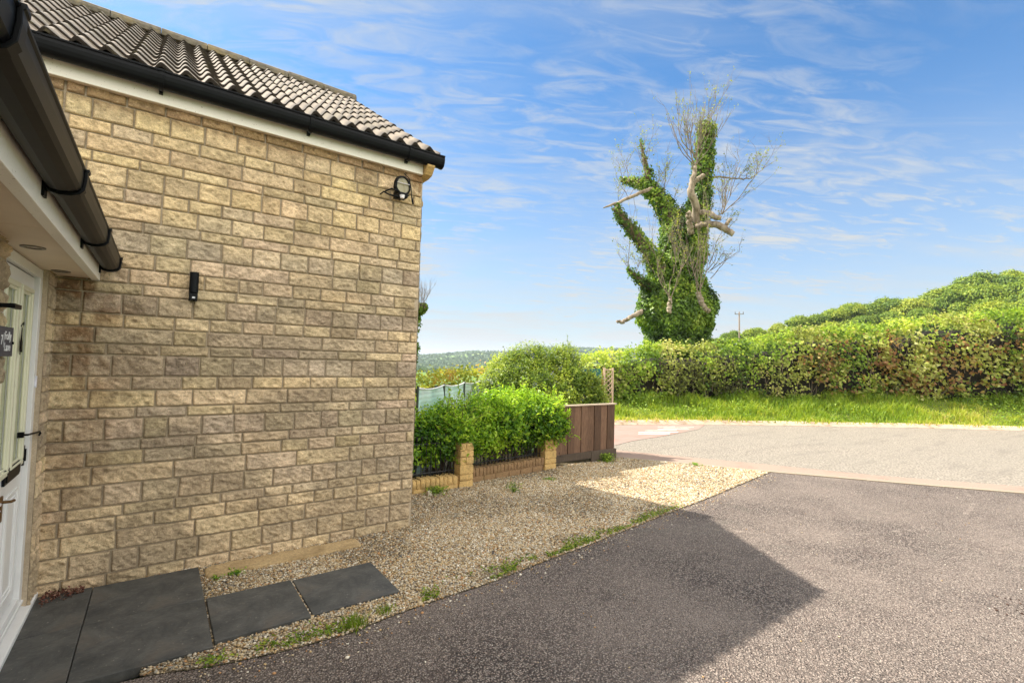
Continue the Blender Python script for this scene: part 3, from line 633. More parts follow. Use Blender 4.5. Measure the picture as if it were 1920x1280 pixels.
# floodlight with motion sensor near the gable corner
fl = empty('floodlight', (1.70, 4.20, 3.12), 'black halogen floodlight with motion sensor and dangling cable under the eave', 'floodlight')
GLS, nt, p, o_ = newmat('lamp_glass'); p.inputs['Base Color'].default_value = lin(150, 142, 108); p.inputs['Roughness'].default_value = .12; p.inputs['Specular IOR Level'].default_value = .8
def flood():
    c = np.array([1.735, 4.135, 3.165]); r_ = Matrix.Rotation(R(-8), 3, 'X')
    k = 20
    def ring(w, h, y, wt): return [(c[0]+wt*w*math.cos(t)*(1.0 if math.sin(t) < 0 else .92), c[1]+y, c[2]+h*math.sin(t)) for t in np.linspace(0, 2*math.pi, k+1)[:-1]]
    m = MB(); R1 = ring(.078, .088, 0, 1); R2 = ring(.086, .098, .03, 1); R3 = ring(.05, .06, .075, 1); R0 = ring(.064, .073, -.006, 1); R00 = ring(.064, .074, .012, 1)
    V = R00+R0+R1+R2+R3; F = [(q*k+i, q*k+(i+1) % k, (q+1)*k+(i+1) % k, (q+1)*k+i) for q in range(4) for i in range(k)]+[[4*k+i for i in range(k)]]
    m.add(V, F); hd = m.build('lamp_head', BLACKP, fl)
    g = MB(); g.add(ring(.0665, .0765, .008, 1), [list(range(k))]); g.build('lamp_glass', GLS, hd)
    MB().tube([(1.675, 4.129, 3.18), (1.795, 4.129, 3.18)], .004, 6).build('lamp_tube', simple('chrome', lin(200, 200, 200), .2, metal=1), hd)
    s = MB().box(1.690, 1.775, 4.105, 4.20, 3.045, 3.095); s.build('sensor_housing', BLACKP, fl, bevel=.012)
    MB().tube([(1.715, 4.10, 3.060), (1.715, 4.10, 3.032)], [.024, .018], 14).build('sensor_lens', simple('lens_white', lin(225, 222, 226), .3), fl)
    b = MB(); b.tube([(1.575, 4.27, 3.085), (1.565, 4.16, 3.075), (1.60, 4.12, 3.045), (1.70, 4.12, 3.045)], .007, 6).tube([(1.575, 4.16, 3.080), (1.625, 4.13, 3.108), (1.70, 4.13, 3.10)], .007, 6)
    b.tube([(1.60, 4.13, 3.05), (1.74, 4.13, 3.03), (1.80, 4.15, 3.09)], .006, 6); b.box(1.70, 1.77, 4.19, 4.285, 3.07, 3.13); b.build('mounting_bracket', BLACKP, fl)
    cb = MB(); cb.tube([(1.725, 4.10, 3.262), (1.765, 4.075, 3.22), (1.785, 4.07, 3.13), (1.795, 4.08, 3.07), (1.808, 4.09, 3.035), (1.822, 4.10, 3.00)], [.004, .004, .004, .004, .008, .008], 7); cb.build('cable', BLACKP, fl)
flood()

# paving slabs
def slab_mat():
    m, nt, p, o = newmat('dark_paving'); n = objnoise(nt, 5, 9, .75, dist=.6); n2 = objnoise(nt, 60, 4)
    c = mixc(nt, rng_(nt, n, .3, .75), lin(44, 47, 48), lin(100, 99, 95)); c = mixc(nt, rng_(nt, objnoise(nt, 3.2, 5, .6, dist=.5), .56, .74, 0, .6), c, lin(104, 92, 80))
    c = mixc(nt, rng_(nt, n2, .66, .74, 0, .7), c, lin(150, 146, 136)); c = mixc(nt, rng_(nt, objnoise(nt, 9, 8, .8, (1, 3.5, 1), dist=1.2), .56, .70, 0, .5), c, lin(132, 126, 116)); nt.links.new(c, p.inputs['Base Color']); p.inputs['Roughness'].default_value = .7
    b = bump(nt, p, n2, .35, .003); bump(nt, p, n, .4, .004, b); return m
SLAB = slab_mat()
slabs = [(-.545, -.279, 3.684, 4.245, 'dark grey paving slab in the corner between the door sill and stone wall'),
         (-.545, -.279, 3.05, 3.680, 'dark grey paving slab directly in front of the door sill, nearest the camera'),
         (-.275, .308, 3.684, 4.245, 'dark grey square slab against the foot of the stone wall'),
         (-.275, .308, 3.06, 3.680, 'dark grey square slab beside the tarmac edge, between the door slabs and stepping slabs'),
         (.318, .815, 3.095, 3.665, 'first loose dark slab set in the gravel, next to the large paved patch'),
         (.830, 1.385, 3.110, 3.665, 'last loose dark slab in the gravel, farthest from the door')]
for i, (x0, x1, y0, y1, lb) in enumerate(slabs):
    m = MB(); cx, cy = (x0+x1)/2, (y0+y1)/2; zt = .024+(.003*math.sin(i*2.1)); t = math.sin(i*7.7)*.003
    o = mk('paving_slab', [(x, y, z+(t*(1 if x == x1 else -1) if z > 0 else 0)) for x in (x0, x1) for y in (y0, y1) for z in (-.03, zt)], [(0, 1, 3, 2), (4, 6, 7, 5), (0, 4, 5, 1), (2, 3, 7, 6), (0, 2, 6, 4), (1, 5, 7, 3)], SLAB, loc=(cx, cy, 0))
    b = o.modifiers.new('bevel', 'BEVEL'); b.width = .004; b.segments = 2; tag(o, lb, 'paving slab', 'dark paving slabs by the front door')
m = rockbox(MB(), .34, 1.45, 4.02, 4.20, -.03, .032, .010, 14, 3, .5)
o = m.build('edging_stone', stonemat('edging_sandstone', lin(176, 152, 112)), loc=(.9, 4.1, 0), smooth=True); tag(o, 'long flat sandstone edging lying in the gravel along the wall foot', 'stone')

# low garden wall with two piers
lw = empty('garden_wall', (3.3, 5.4, 0), 'low buff stone wall with soldier course and two square piers beside the gravel', 'wall')
DKST = stonemat('weathered_stone', lin(140, 112, 80))
def wallrun(p0, p1, z_t, seed, mat):
    p0 = np.array(p0); p1 = np.array(p1); L_ = np.linalg.norm(p1-p0); t = (p1-p0)/L_; nn = np.array([-t[1], t[0]]); base = MB(); top = MB(); rs = np.random.RandomState(seed)
    tmp = MB(); s = 0
    while s < L_-.03:
        w = rs.uniform(.052, .072); rockbox(tmp, s+.003, min(s+w, L_)-.003, -.0, .20, z_t-.105, z_t+rs.uniform(-.006, .004), .010, 5, seed+int(s*99), .8); s += w
    k = len(tmp.V); s = 0
    while s < L_-.03:
        w = rs.uniform(.16, .26); rockbox(tmp, s+.004, min(s+w, L_)-.004, .005, .195, -.03, z_t-.112, .008, 6, seed+int(s*77)+5, .5); s += w
    tmp.box(0, L_, .018, .185, -.03, z_t-.02)
    V = [(*(p0+t*v[0]+nn*v[1]), v[2]) for v in tmp.V]; o = mk('wall_section', V, tmp.F, mat, lw, smooth=True); return o
wallrun((1.99, 5.25), (3.07, 5.25), .165, 1, BUFF); wallrun((3.28, 5.36), (4.66, 5.50), .19, 5, DKST)
def pier(x0, x1, y0, y1, h, seed):
    m = MB(); z = -.03; rs = np.random.RandomState(seed); i = 0
    while z < h-.02:
        dz = [.12, .075, .12, .095, .075, .1, .1][i % 7]; z1 = min(z+dz, h)
        if i % 2 and i != 1:
            xm = x0+(x1-x0)*rs.uniform(.4, .6); rockbox(m, x0, xm-.003, y0, y1, z+.003, z1-.003, .010, 6, seed+i, .5); rockbox(m, xm+.003, x1, y0, y1, z+.003, z1-.003, .010, 6, seed+i+40, .5)
        else: rockbox(m, x0, x1, y0, y1, z+.003, z1-.003, .010, 8, seed+i, .4)
        z = z1; i += 1
    m.box(x0+.015, x1-.015, y0+.015, y1-.015, -.03, h-.01); m.build('pier', BUFF, lw, smooth=True)
pier(3.075, 3.27, 5.235, 5.43, .55, 11); pier(4.665, 4.885, 5.49, 5.70, .55, 37)
def railing(p0, p1, z0, z1, label):
    p0 = np.array(p0); p1 = np.array(p1); L_ = np.linalg.norm(p1-p0); e = empty('metal_railing', (*(p0*.5+p1*.5), z0), label, 'railing', 'black railings on the low garden wall')
    n = int(L_/.062)
    for i in range(n+1):
        q = p0+(p1-p0)*i/n; m = MB().tube([(*q, z0-.02), (*q, z1-.03)], .006, 6); m.tube([(*q, z1-.03), (*q, z1+.01), (*q, z1+.05)], [.006, .012, .001], 6); m.build('bar', IRON, e)
    for z in (z0+.045, z1-.06):
        MB().tube([(*p0, z), (*p1, z)], .007, 6).build('rail', IRON, e)
railing((2.03, 5.36), (3.06, 5.37), .165, .62, 'black metal railing between the house corner and the first stone pier')
railing((3.29, 5.47), (4.65, 5.60), .19, .64, 'longer black metal railing between the two stone piers')

# board fence panel
def wood(name, a, b, z0=None):
    m, nt, p, o = newmat(name); a_ = nd(nt, 'ShaderNodeAttribute', attribute_name='tone')
    n = objnoise(nt, 9, 8, .7, (9, 9, .55), dist=1.2); n2 = objnoise(nt, 55, 5, .6, (6, 6, .25)); k = objnoise(nt, 7, 3, .5, (1.3, 1, 1))
    c = mixc(nt, rng_(nt, n, .34, .68), a, b); c = mixc(nt, rng_(nt, n2, .55, .75, 0, .7), c, tuple(x*.35 for x in a[:3])+(1,))
    c = mixc(nt, rng_(nt, k, .72, .76, 0, .9), c, lin(60, 40, 28))
    c = mixc(nt, 1.0, c, mixc(nt, a_.outputs['Fac'], (.50, .46, .42, 1), (1.4, 1.4, 1.42, 1)), 'MULTIPLY')
    nt.links.new(c, p.inputs['Base Color']); p.inputs['Roughness'].default_value = .85; bump(nt, p, n2, .5, .003); return m
WOOD = wood('weathered_boards', lin(76, 54, 40), lin(128, 100, 78)); WOODD = wood('damp_board', lin(62, 54, 46), lin(100, 86, 72)); WOODL = wood('pale_cap', lin(160, 144, 124), lin(190, 176, 156))
fe = empty('fence_panel', (5.6, 5.57, 0), 'weathered brown vertical board fence panel between the stone pier and road', 'fence')
def board(m_, x0, x1, y0, y1, z0, z1, name, mat, tone, parent):
    b = MB().box(x0, x1, y0, y1, z0, z1); o = mk(name, b.V, b.F, mat, parent, attrs={'tone': ('FACE', np.full(len(b.F), tone))})
    q = o.modifiers.new('bevel', 'BEVEL'); q.width = .003; q.segments = 2; return o
rs = np.random.RandomState(6); x = 4.90; i = 0
while x < 6.21:
    w = min(rs.uniform(.11, .16), 6.225-x); board(None, x, x+w-.004, 5.548+(.010 if i % 2 else 0), 5.570+(.010 if i % 2 else 0), .185+rs.uniform(-.004, .004), .915, 'board', WOOD, rs.rand(), fe); x += w; i += 1
board(None, 4.90, 5.66, 5.532, 5.582, .078, .1845, 'gravel_board', WOODD, .4, fe); board(None, 5.664, 6.245, 5.530, 5.580, .03, .188, 'gravel_board', WOODD, .55, fe)
board(None, 4.895, 6.24, 5.530, 5.600, .9155, .937, 'cap_rail', WOODL, .6, fe)
board(None, 4.893, 4.945, 5.585, 5.65, -.1, .914, 'post', WOODD, .5, fe); board(None, 6.17, 6.235, 5.595, 5.66, -.1, .914, 'post', WOOD, .5, fe)
board(None, 4.95, 6.165, 5.583, 5.62, .70, .76, 'arris_rail', WOOD, .5, fe)
# trellis screen in the garden, with teal netting and a warped brown board
tr = empty('trellis_screen', (6.6, 6.1, 0), 'narrow lattice trellis with brown board and teal mesh standing behind the fence', 'trellis')
TW = simple('trellis_wood', lin(196, 172, 146), .85, nscale=40, namt=.2)
m = MB(); a = np.array([6.565, 6.125]); b = np.array([6.675, 6.035]); d = b-a; L_ = np.linalg.norm(d); d /= L_
for k in range(-3, 22):
    z = .45+k*.085
    for s in (1, -1):
        z0, z1 = (z, z+L_) if s == 1 else (z+L_, z)
        z0c, z1c = np.clip([z0, z1], .45, 1.50)
        if abs(z1c-z0c) < .02: continue
        m.tube([(*a, z0c), (*b, z1c)], .005, 4)
m.build('lattice', TW, tr)
m = MB(); m.box(6.545, 6.575, 6.11, 6.14, .0, 1.52).box(6.665, 6.695, 6.02, 6.05, .0, 1.52); m.build('trellis_post', TW, tr, bevel=.002)
m = MB(); zz_ = np.linspace(.75, 1.50, 10); Vv = []
for z in zz_:
    bl = .02+.045*math.sin((z-.75)/.75*math.pi); c0 = np.array([6.56, 6.13]); t = np.array([-.74, .45])
    for s in (0, 1): Vv += [(*(c0+t*(bl*s)), z), (*(c0+t*(bl*s)+np.array([.004, .007])), z)]
F = []
for i in range(len(zz_)-1):
    q = i*4; F += [(q, q+4, q+6, q+2), (q+1, q+3, q+7, q+5), (q, q+1, q+5, q+4), (q+2, q+6, q+7, q+3)]
m.add(Vv, F); m.build('warped_board', simple('brown_board', lin(176, 130, 84), .8, nscale=20, namt=.2), tr)
TEAL, nt, p, o_ = newmat('teal_mesh'); p.inputs['Base Color'].default_value = lin(40, 110, 104); p.inputs['Roughness'].default_value = .8
n = objnoise(nt, 60, 3); nt.links.new(rng_(nt, n, .3, .5, .55, 1), p.inputs['Alpha'])
m = MB(); nn = 12; Vv = []
for i in range(nn):
    t = i/(nn-1); q = np.array([6.515, 6.17])*(1-t)+np.array([6.05, 6.50])*t; 
    for z in np.linspace(.6, 1.50-.02*t, 8): Vv.append((q[0]+.02*math.sin(z*14+i), q[1]+.03*math.sin(z*9+i*1.7), z))
m.add(Vv, [(i*8+j, (i+1)*8+j, (i+1)*8+j+1, i*8+j+1) for i in range(nn-1) for j in range(7)]); m.build('mesh_sheet', TEAL, tr, smooth=True)

# teal garden netting on posts
gn = empty('garden_netting', (4.0, 7.0, 0), 'pale teal garden netting stretched on low posts behind the leafy bush', 'netting')
NET, nt, p, o_ = newmat('pale_teal_netting'); c = mixc(nt, rng_(nt, objnoise(nt, 2.5, 4, .6), .3, .7), lin(168, 214, 206), lin(224, 236, 234)); nt.links.new(c, p.inputs['Base Color']); p.inputs['Roughness'].default_value = .7
wv = nd(nt, 'ShaderNodeTexWave', Scale=5.0, Distortion=1.5); wv.bands_direction = 'Z'; tc = nd(nt, 'ShaderNodeTexCoord'); nt.links.new(tc.outputs['Object'], wv.inputs[0]); nt.links.new(rng_(nt, wv.outputs['Fac'], 0, 1, .78, 1.0), p.inputs['Alpha'])
P0 = np.array([2.70, 5.72]); P1 = np.array([5.6, 8.3]); n1, n2 = 60, 12; Vv = []
for i in range(n1):
    t = i/(n1-1); q = P0*(1-t)+P1*t; ph = (t*4) % 1; top = 1.205-.035*4*ph*(1-ph)
    for j in range(n2):
        z = .1+(top-.1)*j/(n2-1); w = .05*math.sin(i*.9+j*.5)*math.sin(j/n2*3.1)+.04*vnoise(i*.3, j*.5)
        Vv.append((q[0]-.66*w, q[1]+.74*w, z))
m = MB().add(Vv, [(i*n2+j, (i+1)*n2+j, (i+1)*n2+j+1, i*n2+j+1) for i in range(n1-1) for j in range(n2-1)]); m.build('net_sheet', NET, gn, smooth=True)
for k in range(5):
    q = P0+(P1-P0)*k/4; MB().tube([(*q, 0), (*q, 1.235)], .016, 7).build('post', simple('post_green', lin(60, 70, 60), .6), gn)
MB().tube([(*(P0+(P1-P0)*t), 1.215-.035*4*((t*4) % 1)*(1-(t*4) % 1)) for t in np.linspace(0, 1, 33)], .011, 6).build('top_rail', simple('white_cord', lin(240, 240, 236), .6), gn)

# ================================================================== vegetation
def dep(px, py, t):
    """a point t metres in front of the camera plane, used to lay out the limbs of the distant tree"""
    return CAM+(FWD*907.3+RGT*(px-960)-UPV*(py-640))*(t/907.3)
def leaf_mesh(P, Nn, L, Wd, rs, tilt=.6, fold=.25, droop=0.0):
    """rhombic folded leaves centred at P facing roughly Nn -> V, F(quads)"""
    n = len(P); L = np.full(n, L) if np.isscalar(L) else L; Wd = np.full(n, Wd) if np.isscalar(Wd) else Wd
    N_ = Nn+rs.normal(0, tilt, (n, 3)); N_ /= np.linalg.norm(N_, axis=1)[:, None]+1e-9
    A = rs.normal(0, 1, (n, 3)); A[:, 2] -= droop; A -= N_*(A*N_).sum(1)[:, None]; A /= np.linalg.norm(A, axis=1)[:, None]+1e-9
    B = np.cross(N_, A); l = L[:, None]*rs.uniform(.6, 1.25, (n, 1)); w = Wd[:, None]*rs.uniform(.7, 1.2, (n, 1))
    V = np.stack([P-A*l*.5, P+B*w*.5+N_*w*fold, P+A*l*.5-N_*l*.1, P-B*w*.5+N_*w*fold], 1).reshape(-1, 3)
    return V, np.arange(4*n).reshape(n, 4)
def leaves(name, P, Nn, L, Wd, tone, mat, parent=None, seed=0, loc=None, **k):
    rs = np.random.RandomState(seed); V, F = leaf_mesh(P, Nn, L, Wd, rs, **k)
    return mk(name, V, F, mat, parent, attrs={'tone': ('FACE', np.clip(tone, 0, 1))}, loc=loc)
class TW_:
    """many thin tubes gathered in one mesh"""
    def __init__(s): s.V = []; s.F = []; s.n = 0; s.tips = []
    def tube(s, pts, rad, k=4):
        V, F = tube_np(pts, rad, k); s.V.append(V); s.F.append(F+s.n); s.n += len(V)
    def build(s, name, mat, parent=None, smooth=True, loc=None): return mk(name, np.concatenate(s.V), np.concatenate(s.F), mat, parent, smooth, loc=loc)
def grow(tw, p, d, ln, r, depth, rs, k=4, up=.15, spread=.5, nb=(2, 4), decay=.62, wig=.12, tips=None):
    pts = [np.array(p, float)]; d = np.array(d, float)/np.linalg.norm(d); n = 5
    for i in range(n):
        d = d+rs.normal(0, wig, 3)+np.array([0, 0, up*.4]); d /= np.linalg.norm(d); pts.append(pts[-1]+d*ln/n)
    tw.tube(pts, np.linspace(r, r*.45, n+1), k)
    if tips is not None:
        for q in pts[2:]: tips.append(q)
    if depth > 0:
        for _ in range(rs.randint(*nb)+1):
            i = rs.randint(1, n+1); dd = d+rs.normal(0, spread, 3)+np.array([0, 0, up]); grow(tw, pts[i], dd, ln*decay*rs.uniform(.7, 1.2), r*.5, depth-1, rs, 3, up, spread, nb, decay, wig, tips)
def barkmat(name, a, b, sc=14):
    m, nt, p, o = newmat(name); n = objnoise(nt, sc, 6, .7, (1, 1, .4)); c = mixc(nt, rng_(nt, n, .35, .65), a, b)
    nt.links.new(c, p.inputs['Base Color']); p.inputs['Roughness'].default_value = .95; bump(nt, p, n, .7, .02); return m
BARK = barkmat('pale_bark', lin(110, 94, 78), lin(176, 160, 140), 6); BARKD = barkmat('dark_bark', lin(74, 60, 46), lin(124, 106, 84)); TWIG = barkmat('twig_bark', lin(104, 90, 76), lin(150, 134, 116))
L_HEDGE = leafmat('hedge_leaves', [lin(62, 86, 34), lin(98, 128, 46), lin(134, 164, 56), lin(168, 192, 70), lin(200, 210, 96)], .45, .5)
L_OLIVE = leafmat('olive_leaves', [lin(78, 80, 46), lin(112, 120, 56), lin(148, 158, 72), lin(182, 190, 98), lin(200, 190, 124)], .42, .5)
L_RED = leafmat('bronze_leaves', [lin(138, 92, 60), lin(168, 128, 78), lin(156, 164, 76), lin(192, 198, 104), lin(220, 218, 148)], .42, .4)
L_IVY = leafmat('ivy_leaves', [lin(56, 76, 34), lin(84, 112, 44), lin(116, 148, 52), lin(152, 176, 64), lin(188, 198, 88)], .36, .45, .3)
L_BUSH = leafmat('bright_leaves', [lin(52, 90, 30), lin(88, 132, 38), lin(128, 170, 48), lin(166, 202, 60), lin(196, 218, 82)], .5, .4)
L_CEAN = leafmat('small_dark_leaves', [lin(48, 68, 38), lin(80, 106, 46), lin(120, 146, 56), lin(160, 180, 68), lin(196, 206, 88)], .45, .4)
L_FLOW = leafmat('blue_flowers', [lin(110, 112, 160), lin(140, 142, 190), lin(170, 172, 208)], .3, .7)
L_WOOD = leafmat('spring_foliage', [lin(60, 84, 34), lin(88, 116, 40), lin(122, 146, 46), lin(154, 168, 54), lin(178, 182, 68)], .28, .6)
L_WOODL = leafmat('yellow_hedge_leaves', [lin(96, 110, 38), lin(130, 148, 46), lin(164, 176, 54), lin(190, 184, 66), lin(196, 160, 80)], .45, .5)  # yellower leaf colours for the far hedge
L_GRASS = leafmat('grass_blades', [lin(76, 104, 36), lin(106, 136, 42), lin(138, 162, 50), lin(170, 180, 64), lin(200, 186, 116)], .45, .5)
L_YEL = leafmat('yellow_green_leaves', [lin(130, 140, 40), lin(160, 164, 50), lin(186, 180, 60), lin(200, 170, 70)], .4, .6)

# ---- roadside hedge
HP = offs(KP, 2.25)
HTOP = np.array([0.3, 0.5, 0.80, 1.38, 1.72, 2.1, 2.4, 2.95, 3.5, 3.9, 4.1])
_, _, HT = dense(FARK, 160, HTOP)
def build_hedge(i0, i1, name, label, dens, seed, mixer):
    rs = np.random.RandomState(seed); P = HP[i0:i1]; zb = KH[i0:i1]; zt = HT[i0:i1]
    T = np.gradient(P, axis=0); T /= np.linalg.norm(T, axis=1)[:, None]; Nn = np.stack([T[:, 1], -T[:, 0]], 1)      # towards the road
    s = np.r_[0, np.cumsum(np.linalg.norm(np.diff(P, axis=0), axis=1))]; c = P[len(P)//2]
    root = empty(name, (c[0], c[1], 0), label, 'hedge'); depth = 1.5
    def at(q): return np.stack([np.interp(q, s, P[:, 0]), np.interp(q, s, P[:, 1])], 1), np.stack([np.interp(q, s, Nn[:, 0]), np.interp(q, s, Nn[:, 1])], 1), np.interp(q, s, zb), np.interp(q, s, zt)
    def topz(q, z1): return z1+.22*(fbm(q*.9, q*0, seed=seed, o=4)-.5)*1.6
    # inner twig mass, coloured near-black for the shade in the hedge gaps
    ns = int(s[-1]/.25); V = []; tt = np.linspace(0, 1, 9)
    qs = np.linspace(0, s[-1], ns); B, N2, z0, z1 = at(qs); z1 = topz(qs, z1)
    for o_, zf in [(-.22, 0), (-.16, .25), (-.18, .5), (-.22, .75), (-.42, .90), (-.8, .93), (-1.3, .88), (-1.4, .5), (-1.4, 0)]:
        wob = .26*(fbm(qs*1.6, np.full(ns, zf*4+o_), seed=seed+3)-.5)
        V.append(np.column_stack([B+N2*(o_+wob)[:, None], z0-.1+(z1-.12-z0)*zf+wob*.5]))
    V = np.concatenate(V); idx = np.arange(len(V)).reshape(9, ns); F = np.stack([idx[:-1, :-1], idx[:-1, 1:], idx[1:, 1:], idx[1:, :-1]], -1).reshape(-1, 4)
    mk('twig_core', V, F, barkmat('shaded_hedge_core', lin(16, 14, 10), lin(44, 38, 26), 5), root)
    # leaves: clumps over face and top
    area = s[-1]*3.2; ncl = int(area*62*dens); q = rs.uniform(0, s[-1], ncl); B, N2, z0, z1 = at(q); z1 = topz(q, z1); f = rs.uniform(0, 1, ncl)
    face = f < .74; h = np.where(face, (f/.74), 1.0); dd = np.where(face, 0, (f-.74)/.26*1.3)
    zc = z0+(z1-z0)*h; n1 = fbm(q*1.5, zc*1.5, seed=seed+11, o=4)
    gap = fbm(q*1.1+9, zc*1.9, seed=seed+21, o=3)
    bulge = .36*(n1-.5)+.16*np.sin(np.clip(h, 0, 1)*math.pi)-.26*sstep(h, .82, 1.0)*face
    C3 = np.column_stack([B+N2*(bulge-dd)[:, None], zc+np.where(face, 0, .03)+.05*rs.normal(0, 1, ncl)])
    Nl = np.column_stack([N2*np.where(face, .9, .2)[:, None], np.where(face, .55, 1.0)])
    keep = (gap > .35+.08*rs.rand(ncl)) | ~face | (rs.rand(ncl) < .10)
    C3, Nl, q, zc, h, n1, face = C3[keep], Nl[keep], q[keep], zc[keep], h[keep], n1[keep], face[keep]
    kind = mixer(q, h, rs); tonec = .46+1.5*(fbm(q*2.2, zc*2.2, seed=seed+40)-.5)+.16*sstep(h, .6, 1)+rs.normal(0, .10, len(q))
    for kd, (nm, mat, ln, wd, per, sp) in enumerate((('green_leaves', L_HEDGE if seed == 11 else L_WOODL, .105, .080, 7, .10), ('olive_leaves', L_OLIVE, .105, .080, 6, .10), ('bronze_leaves', L_RED, .135, .115, 8, .13))):
        w = kind == kd
        if w.sum() < 5: continue
        Pc = np.repeat(C3[w], per, 0)+rs.normal(0, sp, (w.sum()*per, 3)); Nc = np.repeat(Nl[w], per, 0); tc_ = np.repeat(tonec[w], per)+rs.normal(0, .13, w.sum()*per)
        leaves(nm, Pc, Nc, ln, wd, tc_, mat, root, seed+kd, tilt=.5, droop=.5 if kd == 2 else .2)
    tw = TW_(); m_ = int(s[-1]*16); q = rs.uniform(0, s[-1], m_); B, N2, z0, z1 = at(q)
    for i in range(m_):
        h0 = rs.uniform(0, .7); p = np.array([*(B[i]+N2[i]*rs.uniform(-.18, .12)), z0[i]+(z1[i]-z0[i])*h0]); d = np.array([rs.normal(0, .25), rs.normal(0, .25), 1.0]); ln = rs.uniform(.25, .7)
        tw.tube([p, p+d*ln*.5+rs.normal(0, .03, 3), p+d*ln], [.010, .008, .005], 4)
    for i in range(int(s[-1]*14)):
        q1 = np.array([rs.uniform(0, s[-1])]); b, n2, _, zt1 = at(q1); zt1 = topz(q1, zt1); p = np.array([*(b[0]-n2[0]*rs.uniform(0, 1.1)), zt1[0]-.05]); ln = rs.uniform(.08, .28)
        tw.tube([p, p+np.array([rs.normal(0, .3), rs.normal(0, .3), 1])*ln], [.005, .002], 3)
    (tw.build('stems', TWIG, root) if seed == 11 else None); return root
def mix_main(q, h, rs):
    n = fbm(q*.8+3, h*2.2, seed=91, o=3); k = np.where(n > .60, 1, 0); k = np.where((fbm(q*.5+7, h*2, seed=14) > .5) & (h < .75), np.where(rs.rand(len(q)) < .3, 1, k), k)
    red = (sstep(q, 7.3, 8.6)*(1-sstep(q, 14.5, 16.5))*(.15+.70*sstep(fbm(q*.9, h*2.5, seed=52, o=3), .38, .56)))*(h < .93)*(h > .06)
    return np.where(rs.rand(len(q)) < red, 2, k)
I0 = int(np.argmin(np.abs(KP[:, 0]-8.9))); 
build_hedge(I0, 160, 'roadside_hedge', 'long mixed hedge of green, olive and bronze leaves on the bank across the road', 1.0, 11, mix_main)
def mix_left(q, h, rs): return np.zeros(len(q), int)
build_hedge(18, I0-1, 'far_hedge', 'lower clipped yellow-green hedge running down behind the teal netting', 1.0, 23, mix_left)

# ---- grass on the verge
def grass(name, P, L, rs, mat, lean=.35, wid=.012, tone=None, kind='stuff', label=None):
    n = len(P); a = rs.uniform(0, 2*np.pi, n); side = np.column_stack([np.cos(a), np.sin(a), np.zeros(n)])*wid*rs.uniform(.6, 1.3, (n, 1))
    ln = rs.normal(0, lean, (n, 3)); ln[:, 2] = 1; mid = P+ln*np.array([.35, .35, .6])*L[:, None]; tip = P+ln*np.array([1, 1, 0.95])*L[:, None]
    V = np.stack([P-side, P+side, mid+side*.8, mid-side*.8, tip], 1).reshape(-1, 3); b = np.arange(n)[:, None]*5
    F = np.concatenate([b+np.array([0, 1, 2, 3]), b+np.array([3, 2, 4, 4])]).reshape(-1, 4)
    V = V; q = np.concatenate([np.arange(n)]*2); t = (.5+rs.normal(0, .16, n)) if tone is None else tone
    F4 = b+np.array([0, 1, 2, 3]); F3 = b+np.array([3, 2, 4])
    me = mk(name, V, [list(f) for f in F4]+[list(f) for f in F3], mat, attrs={'tone': ('FACE', np.clip(np.concatenate([t, t]), 0, 1))})
    if kind: tag(me, label, None, None, kind)
    return me
def verge_grass():
    rs = np.random.RandomState(9); n = 62000; i = rs.uniform(30, 158, n); T = rs.uniform(0, 1, n)**.9*2.9
    base = np.stack([np.interp(i, np.arange(160), KP[:, 0]), np.interp(i, np.arange(160), KP[:, 1])], 1)
    Tn = np.gradient(KP, axis=0); Tn /= np.linalg.norm(Tn, axis=1)[:, None]; Nn = np.stack([-Tn[:, 1], Tn[:, 0]], 1)
    NN = np.stack([np.interp(i, np.arange(160), Nn[:, 0]), np.interp(i, np.arange(160), Nn[:, 1])], 1)
    P = base+NN*(.08+T[:, None]+.06*rs.normal(0, 1, (n, 1))); hz = np.interp(i, np.arange(160), KH)*sstep(T, 0, 2.6)+.05
    cl = fbm(P[:, 0]*1.3, P[:, 1]*1.3, seed=3, o=4); L = (.05+.30*sstep(cl, .3, .7)*(.45+.55*sstep(T, .1, 1.2)))*rs.uniform(.6, 1.2, n)
    tone = .52+.8*(fbm(P[:, 0]*.8, P[:, 1]*.8, seed=33)-.5)+rs.normal(0, .12, n)+.35*(1-sstep(T, .0, .35))*rs.rand(n)-.1*sstep(T, 1, 2.4)
    grass('verge_grass', np.column_stack([P, hz]), L, rs, L_GRASS, tone=tone, wid=.013)
    m = 9000; i = rs.uniform(30, 158, m); T = rs.uniform(.5, 2.7, m); ok = fbm(i*.35, T*1.2, seed=6) > .54; i, T = i[ok], T[ok]; m = len(i)
    base = np.stack([np.interp(i, np.arange(160), KP[:, 0]), np.interp(i, np.arange(160), KP[:, 1])], 1); NN = np.stack([np.interp(i, np.arange(160), Nn[:, 0]), np.interp(i, np.arange(160), Nn[:, 1])], 1)
    P = np.column_stack([base+NN*T[:, None], np.interp(i, np.arange(160), KH)*sstep(T, 0, 2.6)+.05+rs.uniform(.03, .3, m)])
    tag(leaves('verge_weeds', P, np.tile([-.3, -.4, .9], (m, 1)), .09, .05, .45+rs.normal(0, .2, m), L_HEDGE, seed=8), kind='stuff')
verge_grass()

